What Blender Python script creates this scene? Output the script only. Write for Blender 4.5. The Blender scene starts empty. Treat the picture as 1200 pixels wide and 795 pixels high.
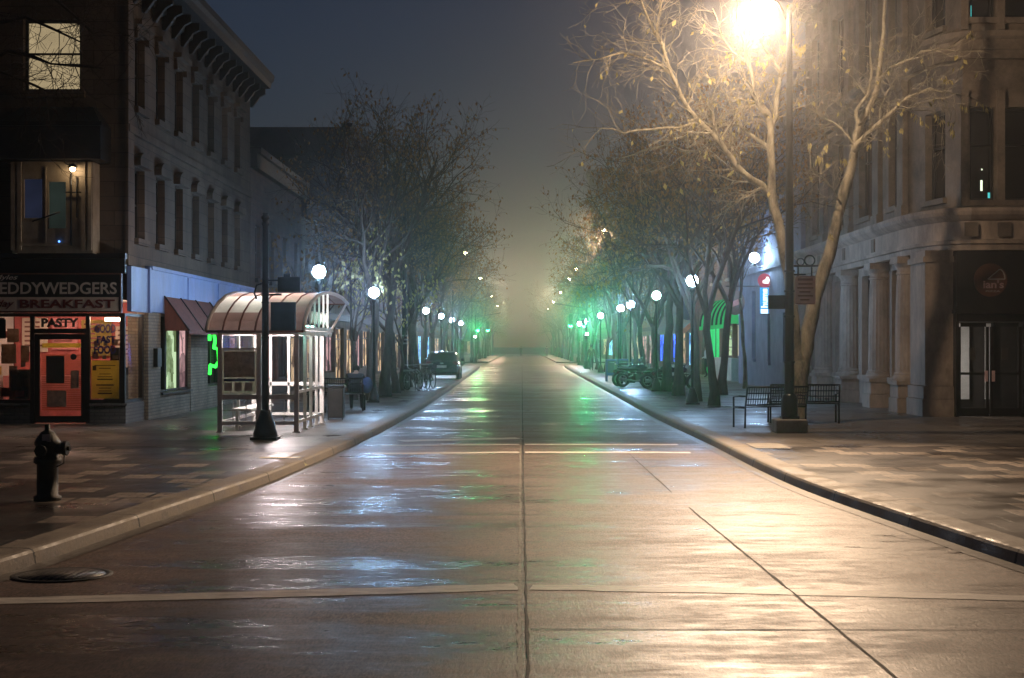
MAIN_W, FAR_W, GREEN_W, HAZE, SKY, EXPO = 15500., 2700., 3700., .0013, .14, -0.55
import bpy, bmesh, math, random
from mathutils import Vector, Matrix
R = math.radians
C = bpy.context.scene.collection
F, HC, VX, VY = 1800.0, 1.85, 612.0, 405.0
SW = 0.13                                   # pavement level above the road

def at(px, py, Y):
    return Vector(((px - VX) * Y / F, Y, HC - (py - VY) * Y / F))

# ---------------------------------------------------------------- materials
MATS = {}
def nodes_of(name):
    m = bpy.data.materials.new(name); m.use_nodes = True
    nt = m.node_tree; nt.nodes.clear()
    out = nt.nodes.new('ShaderNodeOutputMaterial')
    return m, nt, out
def N(nt, t, **kw):
    n = nt.nodes.new(t)
    for k, v in kw.items(): setattr(n, k, v)
    return n
def math_(nt, op, a, b=None, clamp=False):
    n = N(nt, 'ShaderNodeMath', operation=op, use_clamp=clamp)
    for i, v in enumerate((a, b)):
        if v is None: continue
        if isinstance(v, (int, float)): n.inputs[i].default_value = v
        else: nt.links.new(v, n.inputs[i])
    return n.outputs[0]
def ramp(nt, fac, stops):
    r = N(nt, 'ShaderNodeValToRGB')
    e = r.color_ramp.elements
    while len(e) < len(stops): e.new(0.5)
    for k, (p, c) in enumerate(stops):
        e[k].position = p
        e[k].color = (c, c, c, 1) if isinstance(c, (int, float)) else (*c, 1)
    nt.links.new(fac, r.inputs[0])
    return r.outputs[0]
def coords(nt, world=True, scale=(1, 1, 1)):
    if world: v = N(nt, 'ShaderNodeNewGeometry').outputs['Position']
    else: v = N(nt, 'ShaderNodeTexCoord').outputs['Object']
    mp = N(nt, 'ShaderNodeMapping'); mp.inputs['Scale'].default_value = scale
    nt.links.new(v, mp.inputs[0]); return mp.outputs[0]
def noise(nt, vec, scale, detail=5, rough=.6):
    n = N(nt, 'ShaderNodeTexNoise'); n.inputs['Scale'].default_value = scale
    n.inputs['Detail'].default_value = detail; n.inputs['Roughness'].default_value = rough
    nt.links.new(vec, n.inputs['Vector']); return n.outputs[0]
def mixc(nt, fac, a, b, mode='MIX'):
    n = N(nt, 'ShaderNodeMix', data_type='RGBA', blend_type=mode)
    for sock, v in ((n.inputs[0], fac), (n.inputs[6], a), (n.inputs[7], b)):
        if isinstance(v, (int, float)): sock.default_value = v
        elif isinstance(v, tuple): sock.default_value = (*v, 1)
        else: nt.links.new(v, sock)
    return n.outputs[2]
def bumpn(nt, h, strength, dist=.02):
    b = N(nt, 'ShaderNodeBump'); b.inputs['Strength'].default_value = strength
    b.inputs['Distance'].default_value = dist
    nt.links.new(h, b.inputs['Height']); return b.outputs[0]
def principled(nt, out):
    p = N(nt, 'ShaderNodeBsdfPrincipled'); nt.links.new(p.outputs[0], out.inputs[0]); return p

def M(name, col, rough=.7, var=.3, scale=2.5, bump=.25, metal=0., world=False, coat=0., streak=(1, 1, 1)):
    m, nt, out = nodes_of(name); p = principled(nt, out)
    v = coords(nt, world, streak)
    n1 = noise(nt, v, scale, 6, .65); n2 = noise(nt, v, scale * 9, 4)
    f = math_(nt, 'ADD', math_(nt, 'MULTIPLY', n1, .75), math_(nt, 'MULTIPLY', n2, .25))
    lo = tuple(max(0, c * (1 - var * 1.4)) for c in col); hi = tuple(min(1, c * (1 + var)) for c in col)
    nt.links.new(ramp(nt, f, [(.3, lo), (.68, hi)]), p.inputs['Base Color'])
    nt.links.new(ramp(nt, n2, [(.3, min(1, rough * .8)), (.7, min(1, rough * 1.15))]), p.inputs['Roughness'])
    p.inputs['Metallic'].default_value = metal; p.inputs['Coat Weight'].default_value = coat
    if bump: nt.links.new(bumpn(nt, n2, bump, .01), p.inputs['Normal'])
    MATS[name] = m; return m

def brickmat(name, c1, c2, mortar, bw=.22, bh=.075, ms=.012, rough=.8, bump=.6, dirt=.4):
    m, nt, out = nodes_of(name); p = principled(nt, out)
    s = N(nt, 'ShaderNodeSeparateXYZ'); nt.links.new(N(nt, 'ShaderNodeNewGeometry').outputs['Position'], s.inputs[0])
    cb = N(nt, 'ShaderNodeCombineXYZ')
    nt.links.new(math_(nt, 'ADD', s.outputs[0], s.outputs[1]), cb.inputs[0]); nt.links.new(s.outputs[2], cb.inputs[1])
    b = N(nt, 'ShaderNodeTexBrick'); b.inputs['Scale'].default_value = 1
    b.inputs['Brick Width'].default_value = bw; b.inputs['Row Height'].default_value = bh
    b.inputs['Mortar Size'].default_value = ms; b.inputs['Mortar Smooth'].default_value = .2
    b.inputs['Color1'].default_value = (*c1, 1); b.inputs['Color2'].default_value = (*c2, 1); b.inputs['Mortar'].default_value = (*mortar, 1)
    nt.links.new(cb.outputs[0], b.inputs['Vector'])
    n1 = noise(nt, coords(nt, True, (1, 1, .6)), .9, 7, .7)
    d = ramp(nt, n1, [(.3, 1 - dirt), (.65, 1.0)])
    nt.links.new(mixc(nt, 1.0, b.outputs['Color'], d, 'MULTIPLY'), p.inputs['Base Color'])
    p.inputs['Roughness'].default_value = rough
    inv = math_(nt, 'SUBTRACT', 1.0, b.outputs['Fac'])
    h = math_(nt, 'ADD', inv, math_(nt, 'MULTIPLY', n1, .5))
    nt.links.new(bumpn(nt, h, bump, .015), p.inputs['Normal'])
    MATS[name] = m; return m

def glow(name, col, strength, var=0., scale=2., col2=None, blocks=False):
    """a surface that gives off light: lamp, neon, lit window or backlit sign"""
    m, nt, out = nodes_of(name); e = N(nt, 'ShaderNodeEmission'); nt.links.new(e.outputs[0], out.inputs[0])
    e.inputs[1].default_value = strength
    if var or col2:
        if blocks:
            s = N(nt, 'ShaderNodeSeparateXYZ'); nt.links.new(N(nt, 'ShaderNodeNewGeometry').outputs['Position'], s.inputs[0])
            cb = N(nt, 'ShaderNodeCombineXYZ')
            nt.links.new(math_(nt, 'ADD', s.outputs[0], s.outputs[1]), cb.inputs[0]); nt.links.new(s.outputs[2], cb.inputs[1])
            vo = N(nt, 'ShaderNodeTexVoronoi', distance='CHEBYCHEV'); vo.inputs['Scale'].default_value = scale
            nt.links.new(cb.outputs[0], vo.inputs['Vector'])
            sp = N(nt, 'ShaderNodeSeparateColor'); nt.links.new(vo.outputs['Color'], sp.inputs[0])
            f = math_(nt, 'ADD', math_(nt, 'MULTIPLY', sp.outputs[0], .6), math_(nt, 'MULTIPLY', noise(nt, cb.outputs[0], scale * 2), .4))
        else:
            f = noise(nt, coords(nt, True), scale, 4)
        c2 = col2 or tuple(c * (1 - var) for c in col)
        nt.links.new(ramp(nt, f, [(.32, c2), (.68, col)]), e.inputs[0])
    else:
        e.inputs[0].default_value = (*col, 1)
    MATS[name] = m; return m

def glass(name, tint=(.8, .85, .85), refl=.1, rough=.03):
    m, nt, out = nodes_of(name)
    t = N(nt, 'ShaderNodeBsdfTransparent'); t.inputs[0].default_value = (*tint, 1)
    g = N(nt, 'ShaderNodeBsdfGlossy'); g.inputs['Roughness'].default_value = rough
    fr = N(nt, 'ShaderNodeFresnel'); fr.inputs[0].default_value = 1.45
    mx = N(nt, 'ShaderNodeMixShader'); nt.links.new(math_(nt, 'ADD', fr.outputs[0], refl - .04, True), mx.inputs[0])
    nt.links.new(t.outputs[0], mx.inputs[1]); nt.links.new(g.outputs[0], mx.inputs[2]); nt.links.new(mx.outputs[0], out.inputs[0])
    MATS[name] = m; return m

def thin(name, col, trans=.4, rough=.7, var=.3, scale=4):
    """leaf, paper or cloth that lets light through"""
    m, nt, out = nodes_of(name); p = N(nt, 'ShaderNodeBsdfPrincipled'); p.inputs['Roughness'].default_value = rough
    t = N(nt, 'ShaderNodeBsdfTranslucent'); mx = N(nt, 'ShaderNodeMixShader'); mx.inputs[0].default_value = trans
    c = ramp(nt, noise(nt, coords(nt, False), scale), [(.3, tuple(x * (1 - var) for x in col)), (.7, tuple(min(1, x * (1 + var)) for x in col))])
    nt.links.new(c, p.inputs['Base Color']); nt.links.new(c, t.inputs[0])
    nt.links.new(p.outputs[0], mx.inputs[1]); nt.links.new(t.outputs[0], mx.inputs[2]); nt.links.new(mx.outputs[0], out.inputs[0])
    MATS[name] = m; return m

M('limestone', (.21, .17, .135), .85, .45, 1.1, .5, world=True)
M('sandstone', (.22, .18, .13), .9, .5, .9, .6, world=True, streak=(1, 1, .35))
M('pale_stone', (.42, .345, .29), .8, .4, 1.3, .5, world=True, streak=(1, 1, .5))
M('concrete', (.30, .27, .23), .75, .35, 2, .4, world=True)
M('dark_concrete', (.16, .14, .12), .8, .35, 3, .4, world=True)
M('cornice_paint', (.018, .016, .015), .6, .3, 3, .2)
M('black_metal', (.012, .012, .013), .32, .3, 6, .1, metal=.3)
M('dark_metal', (.03, .028, .027), .45, .3, 6, .15, metal=.5)
M('grey_metal', (.3, .3, .3), .4, .25, 6, .1, metal=.8)
M('black_paint', (.015, .013, .012), .4, .3, 4, .1)
M('white_paint', (.78, .73, .69), .5, .18, 4, .1)
M('cream_paint', (.30, .25, .19), .6, .25, 4, .15)
M('signboard_lamp_blue', (.17, .25, .52), .5, .25, 1.6, .1, world=True, streak=(1, 1, .3))  # blue light of the globe lamps put into the signboard colour
M('lamp_blue_stucco', (.17, .19, .27), .8, .3, 1.2, .4, world=True)  # stucco colour carries the blue light falling on the wall
M('awning_brown', (.17, .055, .035), .75, .3, 3, .2, streak=(3, 1, 1))
M('dark_cloth', (.02, .018, .017), .9, .3, 8, .3)
M('wood_slat', (.05, .035, .025), .6, .35, 5, .3)
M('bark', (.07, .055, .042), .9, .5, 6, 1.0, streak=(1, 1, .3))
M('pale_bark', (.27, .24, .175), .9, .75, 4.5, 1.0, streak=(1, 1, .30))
M('twig', (.06, .045, .033), .9, .4, 6, .3)
M('rubber', (.015, .015, .015), .8, .2, 8, .1)
M('car_paint', (.008, .014, .05), .25, .1, 3, .0, coat=1.0)
M('skin', (.35, .2, .14), .6, .15, 9, .1)
M('hair', (.02, .013, .01), .7, .3, 20, .3)
M('coat_dark', (.025, .022, .025), .9, .3, 12, .3)
M('coat_red', (.10, .02, .02), .9, .3, 12, .3)
M('shirt_white', (.62, .62, .64), .8, .15, 12, .2)
M('trousers', (.012, .013, .018), .9, .3, 12, .3)
M('shoes', (.012, .01, .01), .5, .3, 12, .1)
M('bag_blue', (.05, .08, .2), .8, .3, 10, .3)
M('sign_black', (.010, .008, .008), .45, .3, 3, .1)
M('sign_cream', (.68, .57, .48), .6, .15, 3, .05)
M('sign_grey', (.62, .55, .49), .6, .15, 5, .05)
M('sign_red', (.16, .025, .02), .5, .25, 5, .05)
M('sign_brown', (.16, .06, .035), .5, .25, 4, .05)
M('notice_pink', (.66, .46, .45), .6, .15, 5, .05)
M('print_red', (.22, .07, .06), .6, .2, 5, .0)
M('print_blue', (.02, .025, .16), .5, .2, 5, .0)
M('print_violet', (.2, .15, .34), .5, .2, 5, .0)
M('print_dark', (.05, .045, .04), .6, .2, 5, .0)
M('road_paint', (.72, .66, .58), .5, .4, 3.5, .3, world=True, streak=(1, 3, 1))
M('yellow_paint', (.62, .52, .16), .5, .3, 8, .2)
M('joint_dark', (.018, .015, .012), .8, .3, 8, .0)
M('joint_light', (.26, .23, .18), .6, .5, 9, .3, world=True)
M('gutter_wet', (.12, .10, .08), .42, .35, 3, .2, world=True, streak=(1, .3, 1))
M('iron', (.02, .016, .013), .45, .4, 12, .6, metal=.4)
M('tag_white', (.55, .5, .45), .5, .3, 9, .1)
M('room_white', (.7, .68, .66), .7, .1, 2, .0)
M('room_dark', (.05, .042, .038), .8, .3, 2, .0)
M('room_red', (.55, .13, .12), .7, .3, 2.5, .0, world=True)
M('room_pink', (.70, .26, .27), .7, .3, 2.5, .0, world=True)
M('counter_pale', (.45, .5, .45), .5, .2, 2, .1)
M('far_wall', (.14, .12, .11), .9, .3, .6, .2, world=True)
M('asphalt', (.05, .048, .045), .5, .35, 1, .3, world=True)
M('hill_grass', (.035, .045, .02), .95, .4, .4, .4, world=True)
M('rust_leaf_ground', (.2, .12, .05), .9, .3, 9, .1)
M('oval_plate', (.11, .06, .045), .6, .3, 4, .1)
M('oval_blue', (.03, .04, .10), .5, .3, 4, .1)
M('swoosh_pink', (.45, .18, .15), .6, .2, 4, .1)
M('newsbox_blue', (.03, .04, .16), .4, .3, 5, .1)
brickmat('brick_red', (.15, .075, .055), (.21, .12, .085), (.13, .11, .095))
brickmat('brick_cream', (.27, .23, .17), (.36, .31, .23), (.2, .17, .14), dirt=.5)
brickmat('brick_grey', (.13, .12, .11), (.18, .16, .145), (.1, .095, .09))
brickmat('ashlar', (.105, .075, .05), (.145, .105, .072), (.06, .045, .033), .9, .32, .01, .88, .5, .6)
brickmat('far_brick', (.12, .08, .065), (.16, .11, .085), (.12, .1, .09), .5, .2, .02)
glass('clear_glass', (.86, .88, .86), .07)
glass('shelter_glass', (.90, .90, .90), .08, .08)
m, nt, out = nodes_of('dark_glass'); p = principled(nt, out)
p.inputs['Base Color'].default_value = (.006, .006, .008, 1); p.inputs['Roughness'].default_value = .08
nt.links.new(bumpn(nt, noise(nt, coords(nt, True), 1.3, 2), .08, .05), p.inputs['Normal']); MATS['dark_glass'] = m
thin('leaf_brown', (.24, .135, .05), .35)
thin('leaf_yellow', (.50, .42, .16), .35)
thin('poster_yellow', (.75, .66, .22), .75, var=.12)
thin('poster_pale', (.45, .36, .28), .4, var=.35, scale=9)
thin('blind_red', (.5, .14, .08), .35, var=.2)
thin('shelter_roof', (.38, .245, .20), .42, .35, .25, 1.5)
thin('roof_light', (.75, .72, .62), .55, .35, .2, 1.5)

m, nt, out = nodes_of('iron_grid'); p = principled(nt, out)
vo = N(nt, 'ShaderNodeTexVoronoi'); vo.inputs['Scale'].default_value = 16; vo.inputs['Randomness'].default_value = .15; nt.links.new(coords(nt, True), vo.inputs['Vector'])
hh = ramp(nt, vo.outputs['Distance'], [(.25, 1.0), (.4, 0.0)])
nt.links.new(ramp(nt, hh, [(0, (.012, .010, .008)), (1, (.045, .036, .03))]), p.inputs['Base Color']); p.inputs['Roughness'].default_value = .35; p.inputs['Metallic'].default_value = .5
nt.links.new(bumpn(nt, hh, .8, .01), p.inputs['Normal']); MATS['iron_grid'] = m

# lights' surfaces
glow('globe_light', (.44, .68, 1.0), 470)
glow('globe_strong', (.36, .64, 1.0), 950)
glow('globe_dim', (.55, 1.0, .80), 30)
glow('sodium_lens', (1.0, .86, .55), 110)
glow('sodium_far', (1.0, .78, .45), 140)
glow('bulb_warm', (1.0, .72, .42), 90)
glow('led_blue', (.1, .3, 1.0), 6)
glow('tube_white', (1.0, .86, .86), 330)
glow('fill_tube', (1.0, .93, .88), 34)
glow('tube_teal', (.35, 1.0, .85), 40)
glow('tube_warm', (1.0, .64, .44), 60)
glow('neon_green', (.03, 1.0, .06), 5)
glow('signal_green', (.02, 1.0, .25), 260)
glow('signal_white', (.8, .9, 1.0), 60)
glow('lit_cream', (.95, .72, .42), .85, .3, 1.2)
glow('lit_shop_red', (1.0, .42, .22), .60, .6, 6.5, (.30, .035, .045), True)
glow('lit_shop_warm', (1.0, .70, .42), 1.3, .6, 2.0, (.12, .07, .05), True)
glow('lit_shop_pink', (.95, .56, .56), 1.3, .6, 1.6, (.14, .08, .09), True)
glow('lit_shop_blue', (.06, .14, 1.0), 5, .6, 1.4, (.01, .02, .22), True)
glow('lit_shop_cyan', (.40, .75, 1.0), 3.2, .6, 1.6, (.04, .12, .3), True)
glow('lit_green', (.04, .80, .22), 1.6, .4, 1.0)
glow('lit_green_white', (.75, 1.0, .60), 1.2, .6, 2.4, (.14, .2, .08), True)
glow('lit_yellow', (1.0, .85, .45), 1.0, .3, 1.0)
glow('awning_green', (.03, .62, .16), 1.0, .3, 1.0)  # both awning stripes glow in place of light shining through the cloth
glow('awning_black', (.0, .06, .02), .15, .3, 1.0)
glow('lit_far', (.95, .80, .35), .5, .5, .5, (.1, .08, .03), True)
glow('lit_dim_blue', (.30, .38, .80), .07, .5, 1.5)
glow('lit_dim_green', (.35, .50, .42), .08, .5, 1.5)
glow('sign_cyan', (.04, .45, 1.0), 1.3)
glow('sign_white_lit', (.9, 1.0, 1.0), 2.4)
glow('sign_red_lit', (.75, .08, .14), .7)
glow('lit_slit', (.9, 1.0, .75), 2.2)
glow('lit_teal_slit', (.1, .9, .9), 1.0)
glow('tail_lens', (.55, .03, .04), .10)

m, nt, out = nodes_of('kerb_stone'); p = principled(nt, out)
sx = N(nt, 'ShaderNodeSeparateXYZ'); nt.links.new(N(nt, 'ShaderNodeNewGeometry').outputs['Position'], sx.inputs[0])
v_ = coords(nt, True); n1 = noise(nt, v_, 2.4, 7, .7); n2 = noise(nt, v_, 30, 4, .7)
fr_ = math_(nt, 'FRACT', math_(nt, 'DIVIDE', math_(nt, 'ADD', sx.outputs[1], math_(nt, 'MULTIPLY', n2, .05)), 2.6))
jn = math_(nt, 'LESS_THAN', fr_, .014)
c_ = ramp(nt, math_(nt, 'ADD', math_(nt, 'MULTIPLY', n1, .7), math_(nt, 'MULTIPLY', n2, .3)), [(.33, (.10, .082, .062)), (.48, (.24, .20, .155)), (.62, (.33, .28, .22))])
c_ = mixc(nt, jn, c_, (.02, .017, .013))
nt.links.new(c_, p.inputs['Base Color']); nt.links.new(ramp(nt, n1, [(.35, .4), (.6, .75)]), p.inputs['Roughness'])
nt.links.new(bumpn(nt, math_(nt, 'SUBTRACT', math_(nt, 'ADD', math_(nt, 'MULTIPLY', n2, .6), n1), math_(nt, 'MULTIPLY', jn, 2.0)), .6, .012), p.inputs['Normal']); MATS['kerb_stone'] = m

# ---- wet concrete carriageway
def road_material():
    m, nt, out = nodes_of('wet_concrete'); p = principled(nt, out)
    geo = N(nt, 'ShaderNodeNewGeometry').outputs['Position']
    s = N(nt, 'ShaderNodeSeparateXYZ'); nt.links.new(geo, s.inputs[0])
    vs = coords(nt, True, (.30, 1.5, 1)); vf = coords(nt, True, (3.0, 6, 1)); vb = coords(nt, True, (.35, .45, 1)); v1 = coords(nt, True)
    broom = noise(nt, vs, 1.0, 8, .66); fine = noise(nt, vf, 1.0, 6, .7); blot = noise(nt, vb, 1.0, 7, .62); grit = noise(nt, coords(nt, True, (1, .24, 1)), 20, 6, .8); speck = noise(nt, coords(nt, True, (1, .2, 1)), 62, 3, .7)
    f = math_(nt, 'ADD', math_(nt, 'MULTIPLY', broom, .25), math_(nt, 'ADD', math_(nt, 'MULTIPLY', blot, .5), math_(nt, 'MULTIPLY', fine, .25)))
    base = ramp(nt, f, [(.36, (.072, .048, .036)), (.5, (.165, .110, .084)), (.64, (.275, .186, .145))])
    base = mixc(nt, .8, base, ramp(nt, grit, [(.36, .35), (.5, .95), (.62, 1.3)]), 'MULTIPLY')
    base = mixc(nt, .9, base, ramp(nt, speck, [(.36, .30), (.5, 1.0), (.64, 1.5)]), 'MULTIPLY')
    # fine cracks
    ck = N(nt, 'ShaderNodeTexVoronoi', feature='DISTANCE_TO_EDGE'); ck.inputs['Scale'].default_value = .42
    dv_ = N(nt, 'ShaderNodeVectorMath', operation='ADD'); nz = N(nt, 'ShaderNodeTexNoise'); nz.inputs['Scale'].default_value = 1.6; nz.inputs['Detail'].default_value = 5
    nt.links.new(v1, nz.inputs['Vector']); sc_v = N(nt, 'ShaderNodeVectorMath', operation='SCALE'); sc_v.inputs['Scale'].default_value = .9
    nt.links.new(nz.outputs['Color'], sc_v.inputs[0]); nt.links.new(v1, dv_.inputs[0]); nt.links.new(sc_v.outputs[0], dv_.inputs[1]); nt.links.new(dv_.outputs[0], ck.inputs['Vector'])
    crack = math_(nt, 'MULTIPLY', ramp(nt, ck.outputs['Distance'], [(.0, 1.0), (.008, 0.0)]), ramp(nt, blot, [(.50, 0.0), (.56, .75)]))
    base = mixc(nt, crack, base, (.03, .024, .018))
    # oil-dark wheel paths along each lane
    xx = s.outputs[0]
    def stripe(c, w):
        d = math_(nt, 'DIVIDE', math_(nt, 'SUBTRACT', xx, c), w)
        return math_(nt, 'POWER', 2.718, math_(nt, 'MULTIPLY', math_(nt, 'MULTIPLY', d, d), -1.0))
    w = math_(nt, 'ADD', math_(nt, 'ADD', stripe(-2.2, .45), stripe(-.85, .4)), math_(nt, 'ADD', stripe(.95, .4), stripe(2.4, .45)))
    base = mixc(nt, math_(nt, 'MULTIPLY', w, .28), base, (.05, .042, .032))
    # repaired / darker slabs every few metres
    vo = N(nt, 'ShaderNodeTexBrick', offset=0.0); vo.inputs['Scale'].default_value = 1
    vo.inputs['Brick Width'].default_value = 4.6; vo.inputs['Row Height'].default_value = 4.1; vo.inputs['Mortar Size'].default_value = .012
    vo.inputs['Color1'].default_value = (.72, .72, .72, 1); vo.inputs['Color2'].default_value = (1.1, 1.1, 1.1, 1); vo.inputs['Mortar'].default_value = (.35, .35, .35, 1)
    mp = N(nt, 'ShaderNodeMapping'); mp.inputs['Rotation'].default_value = (0, 0, R(90)); mp.inputs['Location'].default_value = (1.62, 0, 0)
    nt.links.new(geo, mp.inputs[0]); nt.links.new(mp.outputs[0], vo.inputs['Vector'])
    base = mixc(nt, .8, base, vo.outputs['Color'], 'MULTIPLY')
    nt.links.new(base, p.inputs['Base Color'])
    wet = math_(nt, 'ADD', math_(nt, 'MULTIPLY', broom, .35), math_(nt, 'ADD', math_(nt, 'MULTIPLY', blot, .35), math_(nt, 'MULTIPLY', fine, .3)))
    lane = math_(nt, 'ADD', stripe(-1.9, 1.1), math_(nt, 'MULTIPLY', stripe(-3.0, .5), .6))
    wet = math_(nt, 'SUBTRACT', wet, math_(nt, 'MULTIPLY', lane, .045))
    nt.links.new(ramp(nt, wet, [(.39, .21), (.47, .42), (.56, .60)]), p.inputs['Roughness'])
    p.inputs['Specular IOR Level'].default_value = .5
    h = math_(nt, 'ADD', math_(nt, 'MULTIPLY', broom, .28), math_(nt, 'ADD', math_(nt, 'MULTIPLY', fine, .45), math_(nt, 'ADD', math_(nt, 'MULTIPLY', grit, .25), math_(nt, 'MULTIPLY', speck, .16))))
    nt.links.new(bumpn(nt, h, .45, .02), p.inputs['Normal'])
    MATS['wet_concrete'] = m
road_material()

def paver_material(name, dark, lite, bw, bh, keep=.62, rough=(.25, .6)):
    m, nt, out = nodes_of(name); p = principled(nt, out)
    v = coords(nt, True)
    b = N(nt, 'ShaderNodeTexBrick'); b.inputs['Scale'].default_value = 1; b.inputs['Brick Width'].default_value = bw
    b.inputs['Row Height'].default_value = bh; b.inputs['Mortar Size'].default_value = .03 if name == 'pavers' else .012; b.inputs['Bias'].default_value = 0
    b.inputs['Color1'].default_value = (0, 0, 0, 1); b.inputs['Color2'].default_value = (1, 1, 1, 1); b.inputs['Mortar'].default_value = (.1, .1, .1, 1)
    nt.links.new(v, b.inputs['Vector'])
    pick = ramp(nt, b.outputs['Color'], [(keep, 0.0), (keep + .1, 1.0)])
    n1 = noise(nt, v, .5, 6, .6); n2 = noise(nt, v, 9, 5, .6)
    c = mixc(nt, pick, dark, lite)
    c = mixc(nt, 1, c, ramp(nt, n1, [(.3, .5), (.65, 1.15)]), 'MULTIPLY')
    c = mixc(nt, .7, c, ramp(nt, n2, [(.3, .6), (.65, 1.1)]), 'MULTIPLY')
    b2 = N(nt, 'ShaderNodeTexBrick'); b2.inputs['Scale'].default_value = 1; b2.inputs['Brick Width'].default_value = bw / 2; b2.inputs['Row Height'].default_value = bh / 4
    b2.inputs['Mortar Size'].default_value = .009; b2.inputs['Color1'].default_value = (.62, .62, .62, 1); b2.inputs['Color2'].default_value = (1.2, 1.2, 1.2, 1); b2.inputs['Mortar'].default_value = (.22, .22, .22, 1)
    nt.links.new(v, b2.inputs['Vector']); c = mixc(nt, .9 if name == 'pavers' else .15, c, b2.outputs['Color'], 'MULTIPLY')
    c = mixc(nt, b.outputs['Fac'], c, (.02, .017, .014))
    nt.links.new(c, p.inputs['Base Color'])
    nt.links.new(ramp(nt, n1, [(.35, rough[0]), (.65, rough[1])]), p.inputs['Roughness'])
    h = math_(nt, 'ADD', math_(nt, 'SUBTRACT', 1.0, b.outputs['Fac']), math_(nt, 'MULTIPLY', n2, .5))
    nt.links.new(bumpn(nt, h, .5, .01), p.inputs['Normal'])
    MATS[name] = m
paver_material('pavers', (.050, .034, .028), (.32, .26, .21), .50, .62, .60)
paver_material('slabs', (.15, .125, .105), (.20, .17, .145), 1.5, 1.5, .5, (.25, .6))

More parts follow.
